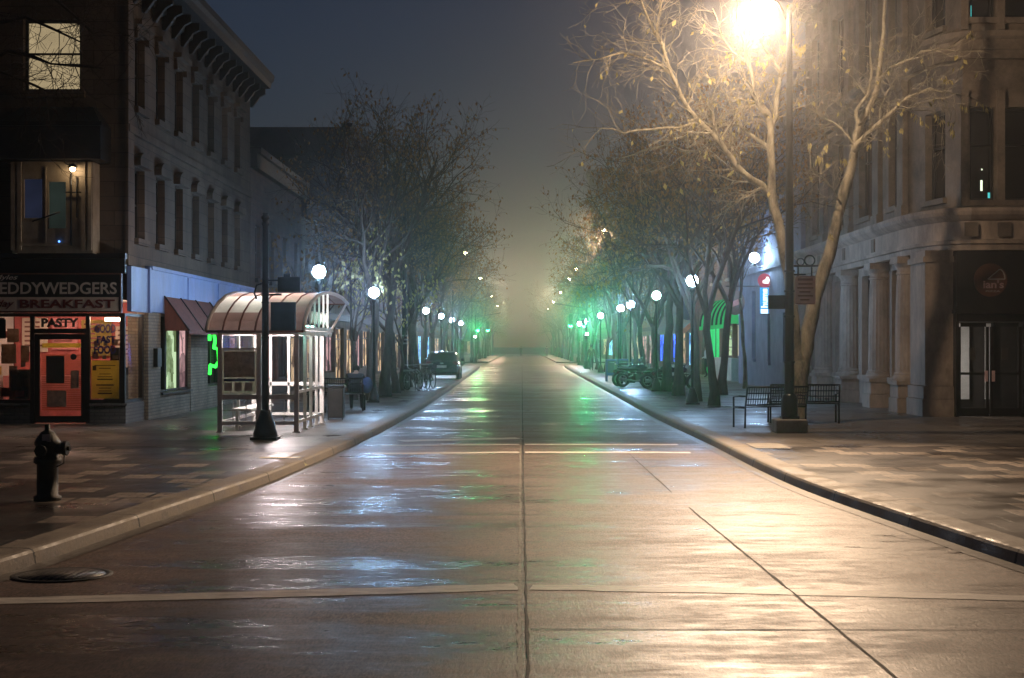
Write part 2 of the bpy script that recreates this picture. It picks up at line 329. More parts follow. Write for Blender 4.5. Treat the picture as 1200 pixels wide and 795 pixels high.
# ---------------------------------------------------------------- mesh builder
class MB:
    def __init__(s): s.v = []; s.f = []; s.mi = []; s.sm = []
    def face(s, idx, mi=0, sm=False): s.f.append(tuple(idx)); s.mi.append(mi); s.sm.append(sm)
    def quad(s, a, b, c, d, mi=0):
        n = len(s.v); s.v += [tuple(a), tuple(b), tuple(c), tuple(d)]; s.face((n, n + 1, n + 2, n + 3), mi); return s
    def poly(s, pts, mi=0):
        n = len(s.v); s.v += [tuple(p) for p in pts]; s.face(range(n, n + len(pts)), mi); return s
    def box(s, x0, x1, y0, y1, z0, z1, mi=0):
        n = len(s.v)
        s.v += [(x, y, z) for z in (z0, z1) for (x, y) in ((x0, y0), (x1, y0), (x1, y1), (x0, y1))]
        for q in ((0, 3, 2, 1), (4, 5, 6, 7), (0, 1, 5, 4), (1, 2, 6, 5), (2, 3, 7, 6), (3, 0, 4, 7)): s.face([n + i for i in q], mi)
        return s
    def pbox(s, P, u0, u1, v0, v1, w0, w1, mi=0):
        n = len(s.v)
        s.v += [tuple(P(u, v, w)) for w in (w0, w1) for (u, v) in ((u0, v0), (u1, v0), (u1, v1), (u0, v1))]
        for q in ((0, 3, 2, 1), (4, 5, 6, 7), (0, 1, 5, 4), (1, 2, 6, 5), (2, 3, 7, 6), (3, 0, 4, 7)): s.face([n + i for i in q], mi)
        return s
    def tube(s, pts, rad, n=6, mi=0, cap=True, sm=True):
        pts = [Vector(p) for p in pts]
        if not hasattr(rad, '__len__'): rad = [rad] * len(pts)
        base = len(s.v); ref = None
        for i, p in enumerate(pts):
            t = (pts[min(i + 1, len(pts) - 1)] - pts[max(i - 1, 0)])
            if t.length < 1e-9: t = Vector((0, 0, 1))
            t.normalize()
            if ref is None: ref = Vector((1, 0, 0)) if abs(t.x) < .8 else Vector((0, 1, 0))
            a = ref - t * ref.dot(t)
            if a.length < 1e-4: a = t.orthogonal()
            a.normalize(); ref = a; b = t.cross(a)
            for k in range(n):
                w = 2 * math.pi * k / n
                s.v.append(tuple(p + (a * math.cos(w) + b * math.sin(w)) * rad[i]))
        for i in range(len(pts) - 1):
            for k in range(n):
                k2 = (k + 1) % n
                s.face((base + i * n + k, base + i * n + k2, base + (i + 1) * n + k2, base + (i + 1) * n + k), mi, sm)
        if cap:
            s.face([base + k for k in range(n)][::-1], mi); e = base + (len(pts) - 1) * n
            s.face([e + k for k in range(n)], mi)
        return s
    def lathe(s, prof, c=(0, 0, 0), n=16, mi=0, sm=True):
        base = len(s.v)
        for (r, z) in prof:
            for k in range(n):
                w = 2 * math.pi * k / n
                s.v.append((c[0] + r * math.cos(w), c[1] + r * math.sin(w), c[2] + z))
        for i in range(len(prof) - 1):
            for k in range(n):
                k2 = (k + 1) % n
                s.face((base + i * n + k, base + i * n + k2, base + (i + 1) * n + k2, base + (i + 1) * n + k), mi, sm)
        s.face([base + k for k in range(n)][::-1], mi); e = base + (len(prof) - 1) * n
        s.face([e + k for k in range(n)], mi)
        return s
    def ball(s, c, r, n=12, m=8, mi=0):
        if not hasattr(r, '__len__'): r = (r, r, r)
        base = len(s.v)
        for i in range(m + 1):
            th = math.pi * i / m
            for k in range(n):
                w = 2 * math.pi * k / n
                s.v.append((c[0] + r[0] * math.sin(th) * math.cos(w), c[1] + r[1] * math.sin(th) * math.sin(w), c[2] - r[2] * math.cos(th)))
        for i in range(m):
            for k in range(n):
                k2 = (k + 1) % n
                s.face((base + i * n + k, base + i * n + k2, base + (i + 1) * n + k2, base + (i + 1) * n + k), mi, True)
        return s
    def torus(s, c, R_, r, axis='x', n=24, m=8, mi=0):
        pts = []
        base = len(s.v)
        for i in range(n):
            a = 2 * math.pi * i / n
            for k in range(m):
                b = 2 * math.pi * k / m
                q = R_ + r * math.cos(b); h = r * math.sin(b)
                p = {'x': (h, q * math.cos(a), q * math.sin(a)), 'y': (q * math.cos(a), h, q * math.sin(a)), 'z': (q * math.cos(a), q * math.sin(a), h)}[axis]
                s.v.append((c[0] + p[0], c[1] + p[1], c[2] + p[2]))
        for i in range(n):
            for k in range(m):
                i2, k2 = (i + 1) % n, (k + 1) % m
                s.face((base + i * m + k, base + i2 * m + k, base + i2 * m + k2, base + i * m + k2), mi, True)
        return s
    def disc(s, c, r, axis='x', t=.02, n=20, mi=0):
        d = {'x': Vector((t / 2, 0, 0)), 'y': Vector((0, t / 2, 0)), 'z': Vector((0, 0, t / 2))}[axis]
        return s.tube([Vector(c) - d, Vector(c) + d], r, n, mi, sm=False)
    def prism(s, pts, P, w0, w1, mi=0):
        """polygon given in (u,v), thickness from w0 to w1"""
        k = len(pts); n = len(s.v)
        s.v += [tuple(P(u, v, w0)) for u, v in pts] + [tuple(P(u, v, w1)) for u, v in pts]
        s.face(range(n + k - 1, n - 1, -1), mi); s.face(range(n + k, n + 2 * k), mi)
        for i in range(k):
            j = (i + 1) % k; s.face((n + i, n + j, n + k + j, n + k + i), mi)
        return s
    def build(s, name, mats, parent=None, loc=None, bevel=0):
        off = Vector((0, 0, 0))
        q = parent
        while q is not None: off += q.location; q = q.parent
        if loc is not None: off = off + Vector(loc)
        me = bpy.data.meshes.new(name)
        me.from_pydata([(a - off.x, b - off.y, c - off.z) for a, b, c in s.v], [], s.f)
        if not isinstance(mats, (list, tuple)): mats = [mats]
        for mname in mats: me.materials.append(MATS[mname])
        me.polygons.foreach_set('material_index', s.mi); me.polygons.foreach_set('use_smooth', s.sm)
        me.update()
        o = bpy.data.objects.new(name, me); C.objects.link(o)
        if parent is not None: o.parent = parent
        if loc is not None: o.location = loc
        if bevel:
            md = o.modifiers.new('Bevel', 'BEVEL'); md.width = bevel; md.segments = 2; md.limit_method = 'ANGLE'
        return o

def tag(o, label=None, cat=None, group=None, kind=None):
    if label: o['label'] = label
    if cat: o['category'] = cat
    if group: o['group'] = group
    if kind: o['kind'] = kind
    return o
def empty(name, loc, label, cat, group=None):
    o = bpy.data.objects.new(name, None); C.objects.link(o); o.location = loc; o.empty_display_size = .2
    return tag(o, label, cat, group)
KIDS = {}
def copy_tree(o, parent=None):
    c = o.copy(); C.objects.link(c)
    if parent is not None: c.parent = parent
    for ch in list(o.children): copy_tree(ch, c)
    return c
def place(proto, used, loc, rz=0, label=None, group=None, scale=1):
    o = proto if not used[0] else copy_tree(proto)
    used[0] = True
    o.location = loc; o.rotation_euler = (0, 0, rz); o.scale = (scale, scale, scale)
    if label: o['label'] = label
    if group: o['group'] = group
    return o
ORD = ['first', 'second', 'third', 'fourth', 'fifth', 'sixth', 'seventh', 'eighth', 'ninth', 'tenth', 'eleventh', 'twelfth', 'thirteenth', 'fourteenth', 'fifteenth', 'sixteenth']

def PX(xw, s):                      # wall whose face looks along s (+1: towards +x); u = y, v = z
    return lambda u, v, w: (xw + s * w, u, v)
def PY(yw):                         # wall facing the camera (-y); u = x, v = z
    return lambda u, v, w: (u, yw - w, v)

def text(s, mat, parent, P, u0, u1, v0, v1, w, bold=.012, shear=0., name='lettering', thick=.01, flip=False):
    cu = bpy.data.curves.new('txt', 'FONT'); cu.body = s; cu.size = 1; cu.offset = bold; cu.extrude = 0.0; cu.shear = shear; cu.resolution_u = 3
    o = bpy.data.objects.new('txt', cu); C.objects.link(o)
    dg = bpy.context.evaluated_depsgraph_get(); me = bpy.data.meshes.new_from_object(o.evaluated_get(dg))
    bpy.data.objects.remove(o); bpy.data.curves.remove(cu)
    xs = [v.co.x for v in me.vertices]; ys = [v.co.y for v in me.vertices]
    ax, bx, ay, by = min(xs), max(xs), min(ys), max(ys)
    bm = bmesh.new(); bm.from_mesh(me); bpy.data.meshes.remove(me)
    g = bmesh.ops.extrude_face_region(bm, geom=bm.faces[:])
    for el in g['geom']:
        if isinstance(el, bmesh.types.BMVert): el.co.z = 1.0
    bm.verts.ensure_lookup_table()
    mb = MB()
    for v in bm.verts:
        tu = (v.co.x - ax) / (bx - ax); tv = (v.co.y - ay) / (by - ay)
        if flip: tu = 1 - tu
        mb.v.append(tuple(P(u0 + (u1 - u0) * tu, v0 + (v1 - v0) * tv, w + (thick if v.co.z > .5 else 0))))
    for f in bm.faces: mb.face([v.index for v in f.verts])
    bm.free()
    return mb.build(name, mat, parent)

def panel(mb, P, u0, u1, v0, v1, ops, depth, mi=0):
    """a wall face with real openings and their reveals"""
    us = sorted({u0, u1, *[c for o in ops for c in o[:2]]}); vs = sorted({v0, v1, *[c for o in ops for c in o[2:4]]})
    for i in range(len(us) - 1):
        for j in range(len(vs) - 1):
            cu, cv = (us[i] + us[i + 1]) / 2, (vs[j] + vs[j + 1]) / 2
            if any(o[0] < cu < o[1] and o[2] < cv < o[3] for o in ops): continue
            mb.quad(P(us[i], vs[j], 0), P(us[i + 1], vs[j], 0), P(us[i + 1], vs[j + 1], 0), P(us[i], vs[j + 1], 0), mi)
    for (a, b, c, d) in [o[:4] for o in ops]:
        for (p, q) in (((a, c), (b, c)), ((b, c), (b, d)), ((b, d), (a, d)), ((a, d), (a, c))):
            mb.quad(P(*p, 0), P(*q, 0), P(*q, -depth), P(*p, -depth), mi)

def window(parent, P, a, b, c, d, depth, pane='dark_glass', frame='black_paint', fw=.06, bars_u=(), bars_v=(.5,), sill=None, hood=None, name='window', trim='pale_stone'):
    g = .004
    mb = MB(); w0, w1 = -depth + .015, -depth + .07
    mb.pbox(P, a + g, a + fw, c + g, d - g, w0, w1); mb.pbox(P, b - fw, b - g, c + g, d - g, w0, w1)
    mb.pbox(P, a + fw, b - fw, c + g, c + fw, w0, w1); mb.pbox(P, a + fw, b - fw, d - fw, d - g, w0, w1)
    for t in bars_v:
        z = c + (d - c) * t; mb.pbox(P, a + fw, b - fw, z - .022, z + .022, w0, w1 - .01)
    for t in bars_u:
        u = a + (b - a) * t; mb.pbox(P, u - .025, u + .025, c + fw, d - fw, w0, w1 - .015)
    f = mb.build(name, frame, parent)
    MB().quad(P(a, c, -depth + .008), P(b, c, -depth + .008), P(b, d, -depth + .008), P(a, d, -depth + .008)).build('pane', pane, f)
    if sill: MB().pbox(P, a - .1, b + .1, c - .14, c - .003, .003, .11).build('sill', trim, f)
    if hood == 'flat':
        h = MB(); h.pbox(P, a - .16, b + .16, d + .18, d + .30, .003, .2); h.pbox(P, a - .1, b + .1, d + .02, d + .18, .003, .08)
        h.pbox(P, a - .14, a - .02, d - .12, d + .02, .003, .1); h.pbox(P, b + .02, b + .14, d - .12, d + .02, .003, .1)
        h.build('window_hood', trim, f)
    if hood == 'arch':
        h = MB(); k = 8; cu = (a + b) / 2; wd = (b - a) / 2 + .16
        pts = [(cu - wd, d + .02)] + [(cu - wd * math.cos(math.pi * i / k), d + .12 + .24 * math.sin(math.pi * i / k)) for i in range(k + 1)] + [(cu + wd, d + .02)]
        h.prism(pts, P, .003, .17); h.build('window_hood', trim, f)
    return f

def smooth_line(pts, it=2):
    for _ in range(it):
        q = [pts[0]]
        for a, b in zip(pts, pts[1:]):
            q.append((a[0] * .75 + b[0] * .25, a[1] * .75 + b[1] * .25)); q.append((a[0] * .25 + b[0] * .75, a[1] * .25 + b[1] * .75))
        q.append(pts[-1]); pts = q
    return pts
def offset_line(poly, off):
    """shift a polyline to its right-hand side by off (walking along it)"""
    res = []
    for i, p in enumerate(poly):
        a = Vector(poly[max(i - 1, 0)]); b = Vector(poly[min(i + 1, len(poly) - 1)])
        t = (b - a).normalized(); n = Vector((t.y, -t.x)); res.append((p[0] + n.x * off, p[1] + n.y * off))
    return res
def sweep(mb, poly, prof, mi=0, closed=False, sm=True):
    rails = [[(*q, z) for q in offset_line(poly, o)] for o, z in prof]
    for A, B in zip(rails, rails[1:]):
        base = len(mb.v); mb.v += A + B; k = len(A)
        for i in range(k - 1): mb.face((base + i, base + i + 1, base + k + i + 1, base + k + i), mi, sm)
# ================================================================ SETTING
def structure(mb, name, mat, bevel=0): return tag(mb.build(name, mat, bevel=bevel), kind='structure')

KR = [(60, .5), (13, .7), (9.6, 2.2), (7.2, 4), (5.5, 7), (4.62, 10), (4.17, 12.76), (3.93, 15.4), (3.60, 19.0), (3.50, 22), (3.50, 26.5), (3.50, 28.7), (3.44, 32), (3.38, 36.2), (3.36, 42.9), (3.40, 64), (3.42, 110), (3.6, 136), (4.4, 144), (6.5, 148.5), (10, 150), (60, 150.3)]
KL = [(-60, .5), (-13, .7), (-9.6, 2.2), (-7.2, 4), (-5.4, 7), (-4.6, 9.8), (-4.16, 12.3), (-3.88, 15.6), (-3.62, 18.4), (-3.42, 20.5), (-3.26, 24), (-3.12, 27.75), (-2.98, 32.7), (-2.93, 37.8), (-2.92, 52.9), (-3.1, 80), (-3.3, 110), (-3.5, 130), (-4.2, 142), (-6.4, 148), (-10, 150), (-60, 150.3)]
KR = smooth_line(KR); KL = smooth_line(KL)
PROF = [(0, -.02), (.012, .05), (.022, .10), (.04, .124), (.07, .134), (.12, .137), (.34, .138), (.345, .10)]
kb = MB(); sweep(kb, KR, PROF); structure(kb, 'kerb', 'kerb_stone')
kb = MB(); sweep(kb, KL, [(-o, z) for o, z in PROF]); structure(kb, 'kerb', 'kerb_stone')
for line, s in ((KR, 1), (KL, -1)):
    near = [p for p in line if p[1] < 140]
    g = MB(); sweep(g, near, [(-.17 * s, .005), (.0, .006)], sm=False); structure(g, 'gutter', 'gutter_wet')

structure(MB().quad((-62, -40, 0), (62, -40, 0), (62, 330, 0), (-62, 330, 0)), 'road', 'wet_concrete')
structure(MB().quad((-250, -40, -.06), (250, -40, -.06), (250, 458, -.06), (-250, 458, -.06)), 'ground', 'asphalt')
for line, s in ((KR, 1), (KL, -1)):
    inner = offset_line(line, .342 * s)
    for lo, hi, name, mat in ((-1, 26.2, 'paved_corner', 'pavers'), (26.2, 200, 'pavement', 'slabs')):
        mb = MB()
        for a, b in zip(inner, inner[1:]):
            if a[1] > b[1] - 1e-6: continue
            y0, y1 = max(a[1], lo), min(b[1], hi)
            if y1 <= y0: continue
            x = lambda y: a[0] + (b[0] - a[0]) * (y - a[1]) / (b[1] - a[1])
            mb.quad((x(y0), y0, SW), (60 * s, y0, SW), (60 * s, y1, SW), (x(y1), y1, SW))
        structure(mb, name, mat)
for s in (1, -1):                                   # beyond the side street
    structure(MB().box(*sorted((3.6 * s, 60 * s)), 162, 318, -.02, SW), 'pavement', 'slabs')

rng = random.Random(5)
def rough_strip(mb, pts, half, z, jit, step=.25):
    """a thin strip with ragged edges along a polyline on the road"""
    L = []; Rr = []
    for (x0, y0), (x1, y1) in zip(pts, pts[1:]):
        d = Vector((x1 - x0, y1 - y0)); n = max(1, int(d.length / step)); t = d.normalized(); nn = Vector((t.y, -t.x))
        for i in range(n + (1 if (x1, y1) == pts[-1] else 0)):
            p = Vector((x0, y0)) + d * (i / n)
            c = rng.uniform(-jit, jit) * .4
            L.append((*(p + nn * (-half + c + rng.uniform(-jit, jit))), z)); Rr.append((*(p + nn * (half + c + rng.uniform(-jit, jit))), z))
    for i in range(len(L) - 1): mb.quad(L[i], Rr[i], Rr[i + 1], L[i + 1])
j = MB(); rough_strip(j, [(.04, 3), (.02, 20), (.0, 60), (-.02, 148)], .008, .0085, .006); structure(j, 'road_joint', 'joint_dark')
j = MB(); rough_strip(j, [(-.012, 3), (-.03, 20), (-.05, 60)], .011, .0042, .010, .12); structure(j, 'road_joint', 'joint_light')
j = MB(); rough_strip(j, [(2.25, 4), (2.08, 8.5), (1.9, 17.5)], .009, .0046, .005); rough_strip(j, [(1.88, 19.3), (1.82, 26.4)], .006, .0046, .004); structure(j, 'road_joint', 'joint_dark')
for y, x0, x1 in ((10.0, .05, 4.6), (6.2, .05, 5.4)):
    j = MB(); rough_strip(j, [(x0, y), (x1, y - .05)], .010, .0047, .006); structure(j, 'road_joint', 'joint_dark')
p = MB(); rough_strip(p, [(-4.4, 11.0), (-2.2, 11.35), (-.04, 11.75)], .15, .004, .012, .18); structure(p, 'crossing_line', 'road_paint')
p = MB(); rough_strip(p, [(.07, 11.75), (2.0, 11.5), (4.2, 11.15)], .12, .004, .02, .18); structure(p, 'crossing_line', 'road_paint')
p = MB(); rough_strip(p, [(-2.35, 29.7), (-.06, 30.6)], .26, .004, .03, .3); structure(p, 'stop_line', 'road_paint')
for y in (28.6, 26.5):
    p = MB(); rough_strip(p, [(-2.6, y - .25), (-.06, y + .05)], .16, .004, .03, .3); structure(p, 'crossing_line', 'road_paint')
    p = MB(); rough_strip(p, [(.05, y + .05), (2.9, y)], .16, .004, .03, .3); structure(p, 'crossing_line', 'road_paint')
for y in (146, 141.5):
    structure(MB().quad((-3.4, y, .004), (3.5, y, .004), (3.5, y + .4, .004), (-3.4, y + .4, .004)), 'crossing_line', 'road_paint')
# yellow paint wrapped over the kerb, pale ramp slab
k = MB()
for (xa, za), (xb, zb) in zip([(-3.285, .02), (-3.32, .11), (-3.40, .141), (-3.63, .142)], [(-3.32, .11), (-3.40, .141), (-3.63, .142), (-4.0, .142)]):
    k.quad((xa - .004, 23.3, za), (xa - .004, 23.55, za), (xb - .004, 23.55, zb), (xb - .004, 23.3, zb))
structure(k, 'kerb_paint', 'yellow_paint')
structure(MB().box(3.9, 4.5, 25.6, 26.9, .10, SW + .006), 'ramp_slab', 'concrete')
# hill at the end of the street
h = MB(); nx, ny = 24, 10
for jy in range(ny + 1):
    for ix in range(nx + 1):
        x = -140 + 280 * ix / nx; t = jy / ny
        h.v.append((x, 320 + 120 * t, -.05 + 1.3 * (3 * t * t - 2 * t ** 3) * (1 - min(1, abs(x) / 150) ** 2) + rng.uniform(-.15, .15) * t))
for jy in range(ny):
    for ix in range(nx): b = jy * (nx + 1) + ix; h.face((b, b + 1, b + nx + 2, b + nx + 1), 0, True)
structure(h, 'hill', 'hill_grass')

# ================================================================ CORNER BUILDING WITH THE PASTY SHOP
XW, YF = -8.7, 33.7
GL = empty('corner_building', (XW, YF, SW), 'three storey stone corner building with a takeaway shop at street level', 'building')
pf, ps = PY(YF), PX(XW, 1)
wm = MB()
lit = (-10.95, -9.68, 7.43, 9.02)
panel(wm, pf, -24, XW, 3.82, 10.3, [lit, (-14.3, -13.0, 7.43, 9.02), (-17.6, -16.3, 7.43, 9.02), (-14.3, -13.0, 4.3, 6.0)], .22)
wy = [34.95 + 1.99 * k for k in range(7)]
ops3 = [(y - .45, y + .45, 7.22, 8.86) for y in wy]; ops2 = [(y - .45, y + .45, 4.26, 5.86) for y in wy]
panel(wm, ps, YF, 49.1, 3.62, 10.3, ops3 + ops2, .24)
wm.quad((-24, YF, 10.3), (XW, YF, 10.3), (XW, 49.1, 10.3), (-24, 49.1, 10.3))
wm.quad((-24, 49.1, 0), (XW, 49.1, 0), (XW, 49.1, 10.3), (-24, 49.1, 10.3))
wm.quad((-24, YF, 0), (-24, 49.1, 0), (-24, 49.1, 10.3), (-24, YF, 10.3))
wm.pbox(ps, YF + .02, 49.05, 6.55, 6.72, .003, .09)                      # string course
wm.pbox(ps, YF - .04, YF + .46, 3.62, 9.9, .003, .07)                    # corner quoin
wm.build('wall', 'ashlar', GL)
for i, o in enumerate(ops3):
    window(GL, ps, *o, .24, {0: 'lit_dim_green', 5: 'dark_glass'}.get(i, 'dark_glass') if i == 5 or i else 'dark_glass', sill=True, hood='flat', trim='ashlar')
for i, o in enumerate(ops2):
    window(GL, ps, *o, .24, 'dark_glass', sill=True, hood='arch', trim='ashlar')
# slim lit curtains in the far top-floor windows
for k in (5, 6):
    y = wy[k]
    MB().quad(ps(y - .36, 7.8 if k == 5 else 8.05, -.21), ps(y - .12, 7.8 if k == 5 else 8.05, -.21), ps(y - .12, 8.72, -.21), ps(y - .36, 8.72, -.21)).build('curtain', 'lit_cream', GL)
    MB().quad(ps(y - .36, 7.3, -.21), ps(y - .22, 7.3, -.21), ps(y - .22, 7.98, -.21), ps(y - .36, 7.98, -.21)).build('curtain', 'lit_cream', GL) if k == 5 else None
MB().quad(ps(wy[0] - .3, 7.3, -.225), ps(wy[0] + .05, 7.3, -.225), ps(wy[0] + .05, 7.75, -.225), ps(wy[0] - .3, 7.75, -.225)).build('curtain', 'lit_dim_green', GL)
# the lit top-floor window and the room behind it
f = window(GL, pf, *lit, .22, 'clear_glass', 'black_paint', .07, bars_v=(.53,), sill=True, trim='ashlar')
rm = MB(); a, b, c, d = lit
rm.quad((a - .9, YF + 2.4, 6.7), (b + .9, YF + 2.4, 6.7), (b + .9, YF + 2.4, 9.8), (a - .9, YF + 2.4, 9.8))
rm.build('room_wall', 'lit_cream', f)
rm = MB(); rm.box(b - .62, b - .05, YF + .9, YF + 1.3, 7.3, 7.60); rm.build('settee', 'awning_brown', f)
for o in ((-14.3, -13.0, 7.43, 9.02), (-17.6, -16.3, 7.43, 9.02), (-14.3, -13.0, 4.3, 6.0)):
    window(GL, pf, *o, .22, 'dark_glass', 'black_paint', .07, sill=True, trim='ashlar')
# cornice with brackets
cn = MB(); path = [(-24, YF - .02), (XW + .02, YF - .02), (XW + .02, 49.12)]
prof = [(.0, 9.75), (.10, 9.8), (.12, 10.02), (.62, 10.06), (.66, 10.22), (.74, 10.3), (.76, 10.46), (.0, 10.6)]
def mitre(path, off):
    (x0, y0), (x1, y1), (x2, y2) = path
    return [(x0, y0 - off), (x1 + off, y1 - off), (x2 + off, y2 + .0)]
rails = [[(*q, z) for q in mitre(path, o)] for o, z in prof]
for A, B in zip(rails, rails[1:]):
    for i in range(2): cn.quad(A[i], A[i + 1], B[i + 1], B[i])
cn.poly([r[2] for r in rails][::-1])
co = cn.build('cornice', 'cornice_paint', GL)
for y in [34.1 + k * .995 for k in range(16)]:
    br = MB(); br.prism([(.03, 9.45), (.10, 9.45), (.34, 9.78), (.50, 9.86), (.50, 10.035), (.03, 10.035)], lambda u, v, w, y=y: (XW + u, y + w, v), -.07, .07); br.build('bracket', 'cornice_paint', co)

# second-floor bay with its hood, door and lamp
bay = MB(); bx0, bx1, by = -11.0, -9.27, YF - .55
pb = PY(by)
panel(bay, pb, bx0, bx1, 3.84, 5.82, [(-10.75, -10.36, 4.60, 5.44), (-10.22, -9.85, 4.38, 5.38)], .06)
bay.quad((bx1, by, 3.84), (bx1, YF - .004, 3.84), (bx1, YF - .004, 5.82), (bx1, by, 5.82)); bay.quad((bx0, by, 3.84), (bx0, YF - .004, 3.84), (bx0, YF - .004, 5.82), (bx0, by, 5.82))
for x in (-10.98, -10.84, -9.46, -9.32): bay.pbox(pb, x - .04, x + .04, 3.9, 5.8, .003, .06)
bay.pbox(pb, -10.82, -9.78, 4.0, 4.06, .003, .05); bay.pbox(pb, -10.29, -10.27, 4.0, 5.7, .003, .03)
bo = bay.build('bay', 'cream_paint', GL)
MB().quad(pb(-10.75, 4.60, -.05), pb(-10.36, 4.60, -.05), pb(-10.36, 5.44, -.05), pb(-10.75, 5.44, -.05)).build('pane', 'lit_dim_blue', bo)
MB().quad(pb(-10.22, 4.38, -.05), pb(-9.85, 4.38, -.05), pb(-9.85, 5.38, -.05), pb(-10.22, 5.38, -.05)).build('pane', 'lit_dim_green', bo)
MB().tube([pb(-10.55, 4.52, .08), pb(-9.95, 4.72, .08)], .02, 6).tube([pb(-10.2, 4.6, .08), pb(-10.2, 4.36, .08)], .018, 6).build('rail', 'black_metal', bo)
hd = MB(); hx0, hx1, hy = -11.27, -9.02, YF - .85
hd.box(hx0, hx1, hy, YF - .004, 5.84, 6.60)
top = [(hx0 + .42, hy + .5, 7.03), (hx1 - .3, hy + .5, 7.03), (hx1 - .3, YF - .006, 7.03), (hx0 + .42, YF - .006, 7.03)]
bot = [(hx0, hy, 6.602), (hx1, hy, 6.602), (hx1, YF - .006, 6.602), (hx0, YF - .006, 6.602)]
for i in range(4): hd.quad(bot[i], bot[(i + 1) % 4], top[(i + 1) % 4], top[i])
hd.poly(top); hd.box(hx0 - .03, hx1 + .03, hy - .03, hy, 6.55, 6.64)
hd.build('hood', 'black_paint', GL)
ln = MB(); ln.tube([(-9.86, by - .01, 5.78), (-9.64, by - .2, 5.70)], .015, 6).lathe([(.02, 5.76), (.09, 5.70), (.10, 5.66)], (-9.64, by - .22, 0), 10)
lo = ln.build('wall_lamp', 'black_metal', GL); MB().ball((-9.64, by - .22, 5.63), .055, 10, 8).build('bulb', 'bulb_warm', lo)
MB().tube([(-9.72, by - .05, 5.72), (-9.72, by - .05, 4.0)], .02, 6).tube([(-9.60, by - .05, 5.5), (-9.60, by - .05, 4.6)], .015, 6).tube([(-9.85, by - .05, 5.15), (-9.5, by - .05, 5.15)], .015, 6).build('railing', 'black_metal', GL)
MB().ball((-9.98, by - .05, 4.09), .022, 8, 6).build('indicator_light', 'led_blue', GL)

# shop front
ysf = YF
fas = MB(); fas.box(-16, XW + .02, YF - .16, YF - .004, 3.43, 3.82); fas.box(-16, XW + .05, YF - .24, YF - .004, 3.74, 3.86)
fas.build('fascia', 'black_paint', GL)
sg = MB(); ysg = YF - .28; px_ = PY(ysg)
sg.box(-14.2, -8.72, ysg, YF - .17, 2.56, 3.42)
so = sg.build('shop_sign', 'sign_black', GL)
fr = MB()
for b in ((-14.2, -8.72, 3.395, 3.42), (-14.2, -8.72, 2.56, 2.585)): fr.pbox(px_, *b, .003, .03)
fr.pbox(px_, -8.745, -8.72, 2.586, 3.394, .003, .03)
fr.build('sign_border', 'sign_brown', so)
MB().pbox(px_, -14.15, -8.78, 2.60, 2.90, .002, .012).build('sign_strip', 'sign_cream', so)
text('TEDDYWEDGERS', 'sign_grey', so, px_, -11.60, -8.82, 2.965, 3.225, .003, .016)
text('Myles', 'sign_grey', so, px_, -11.50, -10.98, 3.25, 3.385, .003, .0, shear=.35)
text('BREAKFAST', 'sign_red', so, px_, -10.93, -8.86, 2.66, 2.85, .014, .03)
text('all day', 'sign_red', so, px_, -11.75, -11.05, 2.64, 2.84, .014, .004, shear=.4)

sf = MB()                                                      # frame of the glazed front
def fbar(a, b, c, d, w0=-.08, w1=.0): sf.pbox(pf, a, b, c, d, w0, w1)
for x0, x1 in ((-11.9, -11.78), (-10.80, -10.71), (-9.58, -9.49), (-8.83, -8.72)): fbar(x0, x1, .58, 2.56)
for x0, x1 in ((-10.80, -10.71), (-9.58, -9.49)): fbar(x0, x1, SW, .58)
fbar(-11.78, -10.80, .58, .66); fbar(-9.49, -8.83, .58, .66); fbar(-11.78, -10.80, 2.48, 2.56); fbar(-9.49, -8.83, 2.48, 2.56)
fbar(-10.71, -9.58, 2.48, 2.56); fbar(-10.71, -9.58, 2.11, 2.22); fbar(-16, -11.9, .58, 2.56)
sf.box(-8.82, -8.725, 35.28, 35.4, .58, 2.56); sf.box(-8.80, -8.73, YF + .002, 35.28, .58, .65); sf.box(-8.80, -8.73, YF + .002, 35.28, 2.5, 2.56)
fo = sf.build('shop_front', 'black_paint', GL)
for a, b, c, d in ((-11.78, -10.80, .66, 2.48), (-9.49, -8.83, .66, 2.48), (-10.71, -9.58, 2.22, 2.48)):
    MB().quad(pf(a, c, -.04), pf(b, c, -.04), pf(b, d, -.04), pf(a, d, -.04)).build('pane', 'clear_glass', fo)
MB().quad((-8.76, YF + .003, .65), (-8.76, 35.28, .65), (-8.76, 35.28, 2.5), (-8.76, YF + .003, 2.5)).build('pane', 'clear_glass', fo)
bk = MB(); bk.box(-16, -10.80, YF - .002, YF + .25, 0, .575); bk.box(-9.49, -8.70, YF - .002, 35.38, 0, .575)
bk.box(-16, -10.805, YF - .06, YF + .2, .53, .578); bk.box(-9.485, -8.66, YF - .06, YF + .2, .53, .578)
bk.build('brick_base', 'brick_grey', GL)
# door
dr = MB(); pd = lambda u, v, w: pf(u, v, w - .03)
for b in ((-10.705, -10.60, .15, 2.105), (-9.69, -9.585, .15, 2.105), (-10.60, -9.69, .15, .30), (-10.60, -9.69, 1.98, 2.105)): dr.pbox(pd, *b, -.05, 0)
do = dr.build('door', 'black_paint', GL)
MB().quad(pd(-10.6, .30, -.03), pd(-9.69, .30, -.03), pd(-9.69, 1.98, -.03), pd(-10.6, 1.98, -.03)).build('pane', 'clear_glass', do)
MB().tube([pd(-9.75, .95, .05), pd(-9.75, 1.25, .05)], .015, 6).build('handle', 'grey_metal', do)
bl = MB()
for k in range(26):
    z = .42 + k * .048
    bl.quad(pd(-10.58, z, -.10), pd(-9.71, z + rng.uniform(-.006, .006), -.10), pd(-9.71, z + .030, -.10), pd(-10.58, z + .030, -.10))
bl.build('blind', 'blind_red', do)
pdd = lambda u, v, w: pd(u, v, w - .02)
